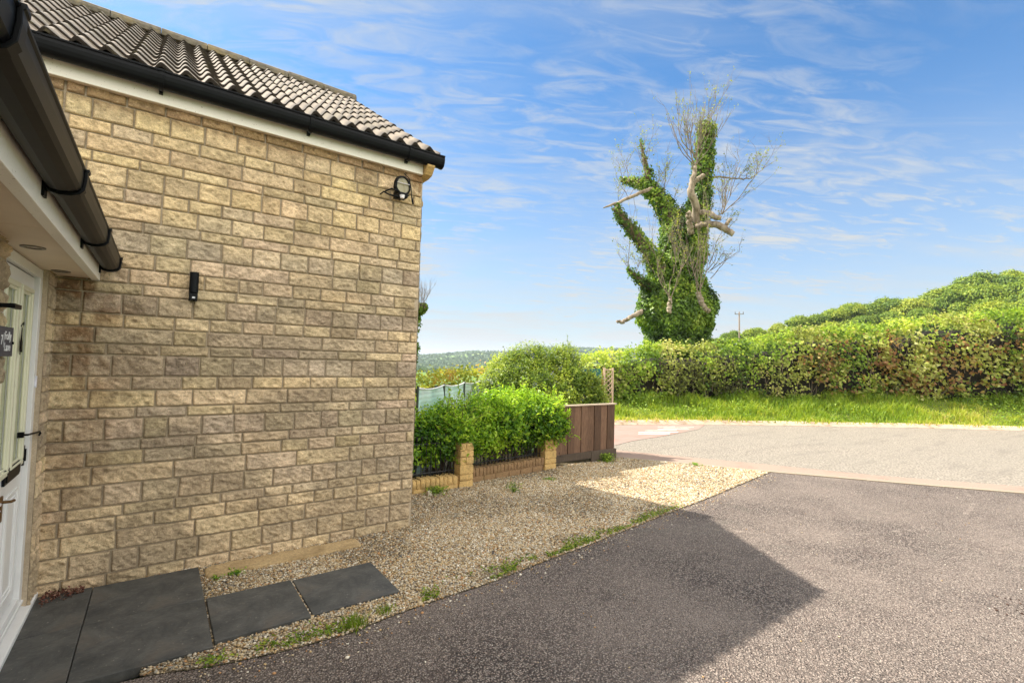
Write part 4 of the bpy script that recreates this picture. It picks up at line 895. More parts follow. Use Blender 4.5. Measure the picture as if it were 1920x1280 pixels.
# ---- bushes in the garden
def bush(name, label, cat, blobs, n, ln, wd, mats, seed, stemmat=BARKD, shell=.45, tilt=.6, droop=.2, loc=None, core=True, flowers=None, shoots=0, clump=9, sp=.05, zmin=.03, cut=None, shl=1.0, ymin=-99):
    rs = np.random.RandomState(seed); B = np.array(blobs, float); root = empty(name, loc or (B[0, 0], B[0, 1], 0), label, cat)
    vol = B[:, 3]*B[:, 4]*B[:, 5]; pr = vol**(2/3); pr /= pr.sum(); nc = n//clump; k = rs.choice(len(B), nc, p=pr)
    d = rs.normal(0, 1, (nc, 3)); d /= np.linalg.norm(d, axis=1)[:, None]; rad = 1-shell*rs.rand(nc)**1.7; rad *= .62+.80*fbm(d[:, 0]*2.6+k*3, d[:, 1]*2.6, d[:, 2]*2.6, seed=seed)
    C = B[k, :3]+d*B[k, 3:6]*rad[:, None]; ok = C[:, 2] > zmin
    if cut is not None: ok &= cut(C)
    C, d, rad, k = C[ok], d[ok], rad[ok], k[ok]
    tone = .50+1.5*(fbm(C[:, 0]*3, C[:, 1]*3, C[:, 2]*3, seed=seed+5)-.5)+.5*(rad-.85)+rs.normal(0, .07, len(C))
    P = np.repeat(C, clump, 0)+rs.normal(0, sp, (len(C)*clump, 3)); N_ = np.repeat(d+np.array([0, 0, .5]), clump, 0)
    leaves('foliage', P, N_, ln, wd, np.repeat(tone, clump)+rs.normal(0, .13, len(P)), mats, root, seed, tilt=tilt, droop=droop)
    tw = TW_(); tips = []
    for i in range(len(B)*5):
        b = B[rs.randint(len(B))]; p = np.array([b[0]+rs.normal(0, .1), max(b[1]+rs.normal(0, .1), ymin), 0]); dd = rs.normal(0, .7, 3); dd[2] = abs(dd[2])+.7
        q = b[:3]+dd/np.linalg.norm(dd)*b[3:6]*.9; tw.tube([p, (p+q)/2+rs.normal(0, .05, 3), q], [.014, .010, .004], 5)
    for i in range(shoots):
        b = B[rs.randint(len(B))]; dd = rs.normal(0, .7, 3); dd[2] += .35; dd /= np.linalg.norm(dd); p = b[:3]+dd*b[3:6]*.85; l_ = rs.uniform(.10, .30)*shl
        q = p+(dd+np.array([0, 0, .15])+rs.normal(0, .3, 3))*l_; tw.tube([p, (p+q)/2, q], [.004, .003, .0015], 3)
        for t in np.linspace(.2, 1, 9): tips.append(p+(q-p)*t+rs.normal(0, .012, 3))
    tw.build('stems', stemmat, root)
    if tips:
        T = np.array(tips); leaves('shoot_leaves', T, np.tile([0, 0, 1.], (len(T), 1)), ln*1.1, wd, .75+rs.normal(0, .12, len(T)), mats, root, seed+1, tilt=.9)
    if flowers:
        m_ = flowers; j = rs.randint(0, len(C), m_); Pf = np.repeat(C[j]+d[j]*.05, 16, 0)+rs.normal(0, 1, (m_*16, 3))*np.array([.022, .022, .04])
        leaves('flowers', Pf, rs.normal(0, 1, (len(Pf), 3)), .020, .016, rs.rand(len(Pf)), L_FLOW, root, seed+9)
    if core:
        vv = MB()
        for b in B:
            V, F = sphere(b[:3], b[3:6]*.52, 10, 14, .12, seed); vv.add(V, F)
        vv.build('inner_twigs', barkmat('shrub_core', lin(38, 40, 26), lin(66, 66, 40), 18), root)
    return root
def sphere(c, r, nl, nm, rough, seed):
    th = np.linspace(0, math.pi, nl); ph = np.linspace(0, 2*math.pi, nm, endpoint=False); A, Bq = np.meshgrid(th, ph, indexing='ij')
    d = np.stack([np.sin(A)*np.cos(Bq), np.sin(A)*np.sin(Bq), np.cos(A)], -1).reshape(-1, 3)
    V = np.array(c)+d*np.array(r)*(1+rough*(fbm(d[:, 0]*3, d[:, 1]*3, d[:, 2]*3, seed=seed)-.5)*4)[:, None]
    idx = np.arange(nl*nm).reshape(nl, nm); F = np.stack([idx[:-1], idx[1:], np.roll(idx[1:], -1, 1), np.roll(idx[:-1], -1, 1)], -1).reshape(-1, 4)
    return V, F
bush('leafy_bush', 'bright green leafy bush spilling over the black railings and stone piers', 'bush',
     [(2.5, 5.66, .52, .36, .30, .34), (3.0, 5.64, .55, .40, .34, .36), (3.5, 5.72, .62, .42, .38, .38), (3.9, 5.5, .68, .2, .16, .2), (4.88, 5.5, .62, .14, .14, .18),  (4.0, 5.80, .72, .46, .40, .38), (4.40, 5.78, .74, .44, .40, .38), (4.75, 5.66, .70, .28, .30, .34), (3.1, 6.05, .50, .6, .3, .45), (4.2, 6.05, .50, .6, .3, .45), (2.35, 5.7, .55, .3, .3, .4), (4.72, 5.50, .70, .24, .16, .24), (3.15, 5.42, .68, .22, .16, .2)],
     66000, .055, .030, L_BUSH, 31, tilt=.65, sp=.05, shoots=520, shell=.6, zmin=.32, shl=.9, ymin=5.75)
bush('ceanothus_shrub', 'large dark shrub with small blue flowers behind the board fence', 'shrub',
     [(5.35, 6.70, .95, .62, .5, .62), (5.95, 6.35, .92, .42, .36, .58), (5.0, 6.95, 1.02, .50, .45, .52), (5.55, 6.95, 1.38, .52, .5, .48), (5.2, 7.1, 1.30, .48, .45, .42), (6.02, 6.62, 1.42, .30, .30, .50), (6.27, 6.12, .85, .24, .24, .50), (5.65, 6.3, .7, .6, .4, .5), (6.20, 6.22, 1.15, .20, .2, .30)],
     130000, .036, .021, L_CEAN, 47, tilt=.6, sp=.038, shoots=420, flowers=300, shl=.65, shell=.5, clump=10)
bush('conifer', 'dark green conifer sliver standing against the far side of the house corner', 'conifer', [(2.62, 6.05, .6, .13, .13, .62)], 5000, .03, .012, L_IVY, 5, core=True, sp=.02)
# self-sown weeds at wall foot and along the tarmac edge
def weed(name, label, x, y, r, n, seed, mat=L_HEDGE, ln=.03, h=.06, grassy=False):
    rs = np.random.RandomState(seed)
    if grassy:
        P = np.column_stack([x+rs.normal(0, r, n), y+rs.normal(0, r*.7, n), np.full(n, .0)]); o = grass(name, P, rs.uniform(.03, h, n), rs, L_GRASS, lean=.6, wid=.0022, tone=.35+rs.normal(0, .2, n), kind=None)
    else:
        P = np.column_stack([x+rs.normal(0, r, n), y+rs.normal(0, r, n), rs.uniform(.01, h, n)]); o = leaves(name, P, np.tile([0, -.3, 1.], (n, 1)), ln, ln*.5, .5+rs.normal(0, .2, n), mat, seed=seed)
    V = np.array([v.co[:] for v in o.data.vertices]); Fq = [list(p.vertices) for p in o.data.polygons]; tn = np.zeros(len(Fq)); o.data.attributes['tone'].data.foreach_get('value', tn) if False else None
    tn = np.array([q.value for q in o.data.attributes['tone'].data]); mt = o.data.materials[0]; bpy.data.objects.remove(o); k = len(V); ex = []
    roots = V[::5] if grassy else V[::4]
    for j, q in enumerate(roots):     # runner or stalk from the crown of the plant to each leaf
        b0 = np.array([x, y, .004]); sd_ = np.array([.0012, 0, 0]); e_ = q+np.array([0, 0, .001]); ex += [b0-sd_, b0+sd_, e_+sd_, e_-sd_]; Fq.append([k+4*j, k+4*j+1, k+4*j+2, k+4*j+3])
    V = np.concatenate([V, np.array(ex)]); tn = np.r_[tn, np.full(len(roots), .25)]; o = mk(name, V, Fq, mt, attrs={'tone': ('FACE', tn)}, loc=(x, y, 0))
    return tag(o, label, 'weed', 'weeds in the gravel')
for i, a in enumerate([('grass_tuft', 'bright green grass tuft at the tarmac edge below the stepping slabs', 1.00, 2.86, .035, 160, 1, None, 0, .10, True),
    ('grass_tuft', 'smaller grass tuft just right of the stepping slabs at the tarmac edge', 1.22, 2.92, .03, 90, 2, None, 0, .07, True),
    ('weed', 'low dark weed at the near corner of the paved patch', .30, 2.93, .03, 60, 3, L_HEDGE, .02, .03, False),
    ('weed', 'small weed beside the sandstone edging near the wall foot', .52, 4.00, .03, 70, 4, L_BUSH, .02, .04, False),
    ('weed', 'tiny weed at the near end of the sandstone edging', .40, 3.98, .02, 40, 5, L_BUSH, .016, .03, False),
    ('weed', 'dark weed growing from the foot of the fence panel', 5.95, 5.48, .07, 320, 6, L_HEDGE, .035, .14, False),
    ('weed', 'weed at the foot of the low wall left of the first pier', 2.72, 5.18, .08, 220, 7, L_HEDGE, .03, .09, False),
    ('weed', 'lone blue-green weed in the gravel in front of the low wall', 3.55, 4.75, .04, 70, 8, L_IVY, .03, .12, False),
    ('weed', 'flat weed in the gravel in front of the second pier', 4.35, 5.0, .05, 90, 9, L_BUSH, .02, .03, False),
    ('weed', 'weed at the far gravel corner against the kerb', 7.02, 4.55, .04, 90, 10, L_BUSH, .025, .05, False)]): weed(*a)
rs = np.random.RandomState(77); n = 4200
t = rs.uniform(0, 1, n); bx = np.array(BOUND)[4:14]; xs = .3+rs.beta(1.6, 1.6, n)*4.6; ys = np.interp(xs, bx[:, 0], bx[:, 1])+np.abs(rs.normal(0, .07, n))+.01
ok = fbm(xs*3.2, ys*3, seed=4, o=3) > .50; xs, ys = xs[ok], ys[ok]; n = len(xs)
tag(leaves('edge_moss', np.column_stack([xs, ys, rs.uniform(.008, .035, n)]), np.tile([0, 0, 1.], (n, 1)), .026, .011, .38+rs.normal(0, .25, n), L_GRASS, seed=2), kind='stuff')
L_DEAD = leafmat('dead_leaves', [lin(70, 40, 36), lin(104, 60, 48), lin(130, 92, 80), lin(170, 140, 120)], .1, .7)
n = 260; a = rs.rand(n, 2); X = -.52+a[:, 0]*.20; Yp = 4.24-np.abs(rs.normal(0, .07, n)); tag(leaves('leaf_litter', np.column_stack([X, Yp, .026+.03*rs.rand(n)]), np.tile([0, 0, 1.], (n, 1)), .020, .012, rs.rand(n), L_DEAD, seed=3), kind='stuff')

# ---- gravel stones
def icosa():
    t = (1+5**.5)/2; V = np.array([(-1, t, 0), (1, t, 0), (-1, -t, 0), (1, -t, 0), (0, -1, t), (0, 1, t), (0, -1, -t), (0, 1, -t), (t, 0, -1), (t, 0, 1), (-t, 0, -1), (-t, 0, 1)], float); V /= np.linalg.norm(V[0])
    F = np.array([(0, 11, 5), (0, 5, 1), (0, 1, 7), (0, 7, 10), (0, 10, 11), (1, 5, 9), (5, 11, 4), (11, 10, 2), (10, 7, 6), (7, 1, 8), (3, 9, 4), (3, 4, 2), (3, 2, 6), (3, 6, 8), (3, 8, 9), (4, 9, 5), (2, 4, 11), (6, 2, 10), (8, 6, 7), (9, 8, 1)])
    return V, F
def stones(name, P, S, cols, seed, mat, kind='stuff', flat=.6):
    rs = np.random.RandomState(seed); V0, F0 = icosa(); n = len(P)
    q = rs.normal(0, 1, (n, 4)); q /= np.linalg.norm(q, axis=1)[:, None]; w, x, y, z = q.T
    Rm = np.stack([1-2*(y*y+z*z), 2*(x*y-z*w), 2*(x*z+y*w), 2*(x*y+z*w), 1-2*(x*x+z*z), 2*(y*z-x*w), 2*(x*z-y*w), 2*(y*z+x*w), 1-2*(x*x+y*y)], 1).reshape(n, 3, 3)
    sc = rs.uniform(.55, 1.2, (n, 1, 3)); V = V0[None]*sc*(1+rs.uniform(-.16, .16, (n, 12, 1))); V = np.einsum('nij,nkj->nki', Rm, V); V[:, :, 2] *= flat
    V = V*S[:, None, None]+P[:, None, :]; F = F0[None]+np.arange(n)[:, None, None]*12
    c = np.repeat(cols, 12, 0); return tag(mk(name, V.reshape(-1, 3), F.reshape(-1, 3), mat, smooth=False, attrs={'col': ('POINT', c)}), kind=kind)
def inpoly(x, y, poly):
    r = np.zeros(len(x), bool); j = len(poly)-1
    for i in range(len(poly)):
        xi, yi = poly[i][:2]; xj, yj = poly[j][:2]; c = ((yi > y) != (yj > y)) & (x < (xj-xi)*(y-yi)/(yj-yi+1e-12)+xi); r ^= c; j = i
    return r
def gravel():
    rs = np.random.RandomState(12); n = 300000; x = rs.uniform(.0, 7.7, n); y = rs.uniform(2.8, 5.9, n); pr = np.clip(1.25-.13*x, .42, 1); ok = rs.rand(n) < pr
    x, y = x[ok], y[ok]
    ok = inpoly(x, y, GPOLY)
    for x0, x1, y0, y1, _ in slabs: ok &= ~((x > x0-.004) & (x < x1+.004) & (y > y0-.004) & (y < y1+.004))
    ok &= ~((x > .34) & (x < 1.42) & (y > 4.04) & (y < 4.19)); ok &= ~((x > 4.0) & (y > 5.6)) & ~((x < 1.985) & (y > 4.285)) & ~((y > 5.26) & (x < 3.3)) & ~((y > 5.42) & (x < 4.7))
    # thin scatter over the tarmac edge
    x, y = x[ok], y[ok]; n = len(x); s = rs.gamma(6, .00075, n)+.0022; s *= (1+.08*x)
    pal = np.array([C_(196, 178, 146), C_(184, 158, 116), C_(206, 194, 172), C_(166, 134, 94), C_(140, 132, 120), C_(104, 98, 94), C_(184, 140, 98), C_(224, 216, 198)]); k = rs.choice(8, n, p=[.30, .22, .19, .07, .07, .03, .04, .08])
    dark = sstep(fbm(x*1.3, y*1.8, seed=6, o=4), .42, .62)*(1-.6*sstep(x, 4.2, 5.2))+.5*sstep(y, 4.9, 5.2)*(1-sstep(x, 4.6, 5.2)); c = pal[k]*rs.uniform(.74, 1.04, (n, 1)); dk = np.clip(dark, 0, 1)*(rs.rand(n) < .6); c = c*(1-.45*dk)[:, None]
    z = .006+rs.rand(n)*.008; stones('gravel', np.column_stack([x, y, z]), s, c, 5, attrmat('gravel_stone', rough=.9, nscale=200, bmp=.2, bdist=.002, grit=900))
    m = 900; xx = rs.uniform(.2, 7.4, m); yy = np.interp(xx, [p[0] for p in BOUND[4:]], [p[1] for p in BOUND[4:]])-np.abs(rs.normal(0, .10, m))
    m2 = 260; xx = np.r_[xx, rs.uniform(.5, 9, m2)]; yy = np.r_[yy, rs.uniform(-1, 3, m2)]; m += m2; ok = yy < np.interp(xx, [p[0] for p in BOUND[4:]], [p[1] for p in BOUND[4:]]); xx, yy = xx[ok], yy[ok]; m = len(xx)
    stones('loose_stones', np.column_stack([xx, yy, np.full(m, .003)]), rs.gamma(5, .0008, m)+.0015, pal[rs.choice(8, m)], 8, bpy.data.materials['gravel_stone'])
    m = 130; xx = 4.9+rs.normal(0, .2, m); yy = .45+rs.normal(0, .14, m); stones('tarmac_debris', np.column_stack([xx, yy, np.full(m, .003)]), rs.gamma(5, .0013, m)+.002, np.tile(C_(70, 52, 44), (m, 1))*rs.uniform(.5, 1.6, (m, 1)), 18, bpy.data.materials['gravel_stone'])
    # one pale lump by the low wall
    o = rockbox(MB(), 2.58, 2.63, 5.10, 5.15, .0, .065, .014, 6, 4, 1).build('white_stone', simple('white_stone_paint', lin(210, 200, 184), .9, bmp=.6), loc=(2.6, 5.12, 0), smooth=True); tag(o, 'single pale stone lump lying in front of the low wall', 'stone')
gravel()

# ---- the ivy-clad pollard behind the hedge
def path3(pts, t0=22.0):
    return np.array([dep(p[0], p[1], p[2] if len(p) > 2 else t0) for p in pts])
def resample(P, R_, n):
    d = np.r_[0, np.cumsum(np.linalg.norm(np.diff(P, axis=0), axis=1))]; s = np.linspace(0, d[-1], n); Q = np.stack([np.interp(s, d, P[:, i]) for i in range(3)], 1); r = np.interp(s, d, R_)
    for _ in range(2): Q[1:-1] = (Q[:-2]+2*Q[1:-1]+Q[2:])/4
    return Q, r
def ivy_tree():
    base = dep(1268, 700, 22.3); root = empty('ivy_clad_tree', (base[0], base[1], .3), 'tall pollarded tree wrapped in ivy with bare sawn limbs behind the roadside hedge', 'tree')
    rs = np.random.RandomState(3); px = 22/907.3
    # name: points (px, py, depth), radii px of wood, radius px of ivy (0 = bare)
    T = 22.3
    limbs = {
     'trunk': ([(1268, 712, T), (1268, 640, T), (1266, 560, T), (1272, 480, T), (1290, 430, T), (1310, 400, T), (1316, 350, T), (1320, 300, T), (1326, 232, T)], [26, 26, 22, 20, 17, 14, 12, 11, 9], [54, 62, 58, 42, 36, 26, 18, 17, 13]),
     'limb_a': ([(1262, 560, T), (1240, 512, T-.2), (1222, 480, T-.4), (1204, 455, T-.5), (1182, 428, T-.7), (1164, 405, T-.8), (1153, 388, T-.9)], [16, 14, 11, 10, 9, 8, 7], [30, 21, 16, 13, 10, 9, 7]),
     'limb_b': ([(1268, 480, T), (1262, 430, T+.3), (1250, 392, T+.4), (1234, 372, T+.5), (1218, 354, T+.6), (1204, 345, T+.7), (1186, 341, T+.8), (1164, 338, T+.9)], [16, 13, 11, 10, 9, 7, 6, 4], [30, 23, 19, 18, 16, 11, 8, 5]),
     'limb_c': ([(1218, 350, T+.6), (1215, 325, T+.6), (1209, 300, T+.6), (1204, 280, T+.6), (1199, 262, T+.6)], [7, 5.5, 4, 2.6, 1], [13, 9, 0, 0, 0]),
     'limb_d': ([(1228, 352, T+.4), (1210, 358, T+.1), (1190, 366, T-.3), (1165, 377, T-.6), (1145, 386, T-.8), (1131, 390, T-.9)], [5, 5, 4.5, 4, 3, 1.5], [0]*6),
     'limb_e': ([(1250, 560, T), (1228, 545, T-.5), (1212, 536, T-.8), (1192, 519, T-1), (1177, 502, T-1.1)], [8, 7, 6, 4, 2], [26, 16, 11, 7, 4]),
     'limb_f': ([(1304, 432, T-.6), (1305, 400, T-.9), (1305, 382, T-1.1), (1294, 363, T-1.2), (1296, 345, T-1.2), (1302, 326, T-1.2), (1303, 312, T-1.2)], [10, 10, 9, 8.5, 7.5, 5.5, 5], [0]*7),
     'limb_g': ([(1296, 348, T-1.2), (1306, 338, T-1.3), (1320, 328, T-1.4)], [6, 5.5, 5.5], [0]*3),
     'limb_h': ([(1302, 402, T-.8), (1322, 397, T-1.1), (1336, 404, T-1.3), (1344, 410, T-1.4), (1352, 409, T-1.5)], [6.5, 6.5, 6.5, 7, 5.5], [0]*5),
     'limb_i': ([(1302, 426, T-.8), (1322, 420, T-1.1), (1340, 420, T-1.3), (1358, 428, T-1.5), (1375, 439, T-1.6)], [7, 7.5, 8, 8, 7], [0]*5),
     'limb_j': ([(1359, 426, T-1.5), (1364, 418, T-1.5), (1369, 411, T-1.5)], [4.5, 4, 3.5], [0]*3),
     'limb_k': ([(1330, 335, T+.2), (1342, 331, T), (1355, 332, T-.1), (1367, 335, T-.2), (1385, 334, T-.3), (1400, 336, T-.4), (1418, 328, T-.4), (1436, 312, T-.4)], [3, 2.6, 2.4, 2.2, 1.8, 1.5, 1, .6], [0]*8),
     'limb_l': ([(1254, 586, T-2.1), (1256, 570, T-2.1), (1258, 556, T-2.1)], [5.5, 5, 3.5], [0]*3),
     'limb_m': ([(1330, 584, T-2.0), (1322, 578, T-2.0), (1314, 566, T-2.0), (1309, 548, T-1.9)], [6, 6, 6.5, 7], [0]*4),
     'limb_n': ([(1205, 584, T-.9), (1192, 589, T-1), (1178, 598, T-1), (1166, 604, T-1), (1157, 602, T-1)], [6.5, 6, 5, 4.5, 3.5], [0]*5),
     'limb_o': ([(1290, 398, T-1.4), (1292, 410, T-1.3), (1296, 440, T-1)], [6.5, 6.5, 8], [0]*3),
    }
    P_, N_, S_, T_ = [], [], [], []
    for nm, (pts, rw, ri) in limbs.items():
        P, r = resample(path3(pts), np.array(rw)*px, 26); P[1:-1] += rs.normal(0, .018, (24, 3)); o = MB().tube(P, r*(.72 if max(ri) == 0 else 1)*(1+.12*(fbm(np.linspace(0, 5, 26), np.zeros(26), seed=len(nm)+len(P_), o=2)-.5)), 10).build('trunk' if nm == 'trunk' else 'limb', BARK if max(ri) == 0 else BARKD, root, smooth=True)
        if max(ri) == 0:     # sawn end
            tag(o, None)
        _, iv = resample(path3(pts), np.array(ri, float)*px, 26)
        Lg = np.linalg.norm(np.diff(P, axis=0), axis=1).sum(); n = int(Lg*iv.mean()*2*math.pi*150)+1
        if max(ri) > 0:
            k = rs.uniform(0, 25, n); i = k.astype(int).clip(0, 24); f = (k-i)[:, None]; c = P[i]*(1-f)+P[i+1]*f; rr = iv[i]*(1-f[:, 0])+iv[i+1]*f[:, 0]
            keep = rs.rand(n) < np.clip(rr/(iv.max()), .15, 1); c, rr, i = c[keep], rr[keep], i[keep]; t = P[i+1]-P[i]; t /= np.linalg.norm(t, axis=1)[:, None]
            d = rs.normal(0, 1, (len(c), 3)); d -= t*(d*t).sum(1)[:, None]; d /= np.linalg.norm(d, axis=1)[:, None]
            lump = .66+.62*fbm(c[:, 0]*1.6+d[:, 0]*1.1, c[:, 2]*1.6+d[:, 2], d[:, 1]*1.4, seed=7, o=4); q = c+d*(rr*lump*(1-.35*rs.rand(len(c))**2))[:, None]
            P_.append(q); N_.append(d+np.array([0, 0, .35])); T_.append(fbm(q[:, 0]*1.4, q[:, 1]*1.4, q[:, 2]*1.4, seed=15)); S_.append(rr)
    # the broad skirt of ivy at the foot
    n = 9000; d = rs.normal(0, 1, (n, 3)); d /= np.linalg.norm(d, axis=1)[:, None]
    for (cx, cy, dp, rx, rz, m) in ((1268, 594, T, 66, 56, 5600), (1242, 560, T, 46, 44, 2000), (1300, 575, T, 44, 50, 2300), (1266, 640, T, 58, 40, 2600), (1225, 590, T-.3, 30, 30, 900), (1254, 512, T, 24, 42, 1000), (1280, 470, T, 44, 60, 2600)):
        d = rs.normal(0, 1, (m, 3)); d /= np.linalg.norm(d, axis=1)[:, None]; lump = .72+.5*fbm(d[:, 0]*2.4, d[:, 1]*2.4, d[:, 2]*2.4+cx, seed=9, o=4); c = dep(cx, cy, dp)
        q = c+(d[:, :1]*RGT*rx+d[:, 1:2]*FWD*rx+d[:, 2:]*np.array([0, 0, 1.])*rz)*px*(lump*(1-.3*rs.rand(m)**2))[:, None]; P_.append(q); dn = d[:, :1]*RGT+d[:, 1:2]*FWD+d[:, 2:]*np.array([0, 0, 1.]); N_.append(dn+np.array([0, 0, .4])); T_.append(fbm(q[:, 0]*1.4, q[:, 1]*1.4, q[:, 2]*1.4, seed=15)); S_.append(np.full(m, 1.))
    C = np.concatenate(P_); Nn = np.concatenate(N_); tn = np.concatenate(T_); ok = C[:, 2] > .3; C, Nn, tn = C[ok], Nn[ok], tn[ok]; per = 4
    C = np.repeat(C, per, 0)+rs.normal(0, .06, (len(C)*per, 3)); Nn = np.repeat(Nn, per, 0); tn = np.repeat(tn, per)
    leaves('ivy', C, Nn, .13, .11, .42+1.5*(tn-.5)+rs.normal(0, .13, len(C)), L_IVY, root, 3, tilt=.45, droop=.6)
    core = MB()
    for (cx, cy, rx, rz) in ((1268, 600, 52, 60), (1272, 500, 30, 60), (1290, 440, 20, 40)):
        V, F = sphere(dep(cx, cy, T), np.array([rx, rx, rz])*px, 12, 16, .1, 4); core.add(V, F)
    core.build('ivy_stems', BARKD, root)
    # twigs and new shoots
    tw = TW_(); tips = []
    def shoot(x, y, dp, dx, dz, ln, r, depth=2, up=.25, spread=.32, nb=(2, 4), wig=.09):
        grow(tw, dep(x, y, dp), RGT*dx+np.array([0, 0, dz])+FWD*rs.normal(0, .25), ln, r*.8, depth, rs, 4, up, spread*1.25, nb, .66, wig*1.5, tips)
    for i in range(15): a = rs.uniform(-.75, .85); shoot(1302+rs.uniform(-4, 6), 314+rs.uniform(-30, 4), T-1.2, a, 1, rs.uniform(1.3, 2.25), .030, 2, .34, .26)
    for i in range(5): shoot(1326+rs.uniform(-3, 5), 236+rs.uniform(0, 30), T, rs.uniform(-.5, .8), 1, rs.uniform(.8, 1.6), .02, 2, .3, .3)
    for i in range(4): shoot(1256+rs.uniform(-3, 3), 560+rs.uniform(-3, 2), T-2.1, rs.uniform(-.45, .5), 1, rs.uniform(1.4, 2.7), .028, 2, .38, .22)
    for i in range(5): shoot(1311+rs.uniform(-3, 3), 550+rs.uniform(-4, 2), T-2.0, rs.uniform(-.25, .35), 1, rs.uniform(1.3, 2.8), .032, 2, .38, .22)
    for i in range(5): shoot(1330+rs.uniform(-4, 4), 520+rs.uniform(-30, 20), T-1.2, rs.uniform(.3, 1), .8, rs.uniform(.9, 1.7), .022, 2, .15, .4)
    for i in range(6): shoot(rs.uniform(1225, 1330), rs.uniform(430, 530), T-1.7, rs.uniform(-.4, .4), 1, rs.uniform(.9, 1.9), .02, 2, .3, .3)
    for i in range(6): shoot(1353+rs.uniform(-3, 3), 402, T-1.5, rs.uniform(.1, .9), 1, rs.uniform(1.2, 2.2), .028, 2, .2, .35)
    for (x, y) in ((1399, 336), (1418, 327), (1430, 316), (1385, 334), (1367, 335), (1360, 430), (1340, 420)):
        for i in range(2): shoot(x, y, T-.6, rs.uniform(-.2, .8), rs.uniform(.2, 1), rs.uniform(.6, 1.2), .016, 2, .2, .5)
    for (x, y) in ((1166, 338), (1180, 341), (1205, 300), (1213, 330), (1230, 350), (1240, 370), (1178, 372), (1160, 380), (1255, 390), (1245, 360)):
        for i in range(2): shoot(x, y, T+.2, rs.uniform(-.5, .6), 1, rs.uniform(.7, 1.5), .018, 2, .25, .4)
    for (x, y) in ((1180, 510), (1190, 520), (1196, 500), (1177, 502), (1205, 530)):
        for i in range(2): shoot(x, y, T-1, rs.uniform(-.6, .2), 1, rs.uniform(.6, 1.1), .016, 2, .25, .45)
    for (x, y) in ((1166, 380), (1190, 366)):
        shoot(x, y, T-.6, rs.uniform(-.1, .1), -1, .8, .014, 1, -.2, .3)
    tw.build('twigs', TWIG, root)
    tp = np.array(tips); tp = tp[rs.rand(len(tp)) < .17]; m = len(tp); tp = np.repeat(tp, 2, 0)+rs.normal(0, .05, (m*2, 3))
    zt = tp[:, 2]; leaves('young_leaves', tp, np.tile([0, 0, 1.], (len(tp), 1)), .085, .055, .45+rs.normal(0, .2, len(tp)), leafmat('young_leaf', [lin(104, 112, 60), lin(136, 148, 62), lin(170, 176, 78), lin(150, 136, 100)], .5), root, 6, tilt=.9)
ivy_tree()

# ---- second ivy tree, mostly hidden by the house corner
def side_tree():
    c = dep(752, 640, 16); root = empty('ivy_tree', (c[0], c[1], -.3), 'ivy-covered tree with bare twigs peeping out behind the house corner', 'tree'); rs = np.random.RandomState(8)
    P = np.array([dep(752, 760, 16), dep(752, 640, 16), dep(757, 580, 16), dep(762, 540, 16)]); MB().tube(P, [.22, .2, .16, .08], 9).build('trunk', BARKD, root, smooth=True)
    Q = np.array([dep(757, 600, 16), dep(775, 590, 15.9), dep(790, 580, 15.8), dep(799, 574, 15.8)]); MB().tube(Q, [.07, .05, .03, .02], 7).build('limb', BARKD, root, smooth=True)
    blobs = [(755, 600, .55, .8), (757, 660, .45, .6), (789, 580, .16, .17), (796, 575, .09, .09), (781, 592, .12, .16), (779, 653, .09, .07), (752, 560, .3, .4)]; A, N_ = [], []
    for x, y, r1, r2 in blobs:
        n = int(2600*r1*r2)+90; d = rs.normal(0, 1, (n, 3)); d /= np.linalg.norm(d, axis=1)[:, None]; A.append(dep(x, y, 15.9)+d*np.array([r1, r1, r2])*rs.uniform(.6, 1.1, (n, 1))); N_.append(d)
    A = np.concatenate(A); N_ = np.concatenate(N_); leaves('ivy', np.repeat(A, 2, 0)+rs.normal(0, .03, (len(A)*2, 3)), np.repeat(N_, 2, 0), .10, .08, .4+rs.normal(0, .2, len(A)*2), L_IVY, root, 3)
    tw = TW_()
    for i in range(14): grow(tw, dep(788+rs.uniform(-8, 8), 575, 15.8), RGT*rs.uniform(-.2, .7)+np.array([0, 0, 1]), rs.uniform(.35, .75), .008, 2, rs, 3, .2, .4)
    tw.build('twigs', TWIG, root)
side_tree()

# ---- electricity pole
pc = dep(1387, 650, 60); pb = float(height(pc[0], pc[1])); pole = empty('utility_pole', (pc[0], pc[1], pb), 'thin wooden power pole with a short crossarm beyond the hedge', 'pole')
top = dep(1386, 585, 60); PW = simple('creosoted_pole', lin(122, 108, 94), .9)
MB().tube([(pc[0], pc[1], pb-.5), (top[0], top[1], top[2])], [.12, .085], 9).build('pole', PW, pole, smooth=True)
ca = top-np.array([0, 0, .25]); MB().tube([ca-RGT*.55, ca+RGT*.55], .045, 5).build('crossarm', PW, pole)
for k in (-.5, 0, .5): MB().tube([ca+RGT*k, ca+RGT*k+np.array([0, 0, .32])], [.05, .03], 6).build('insulator', BARKD, pole)

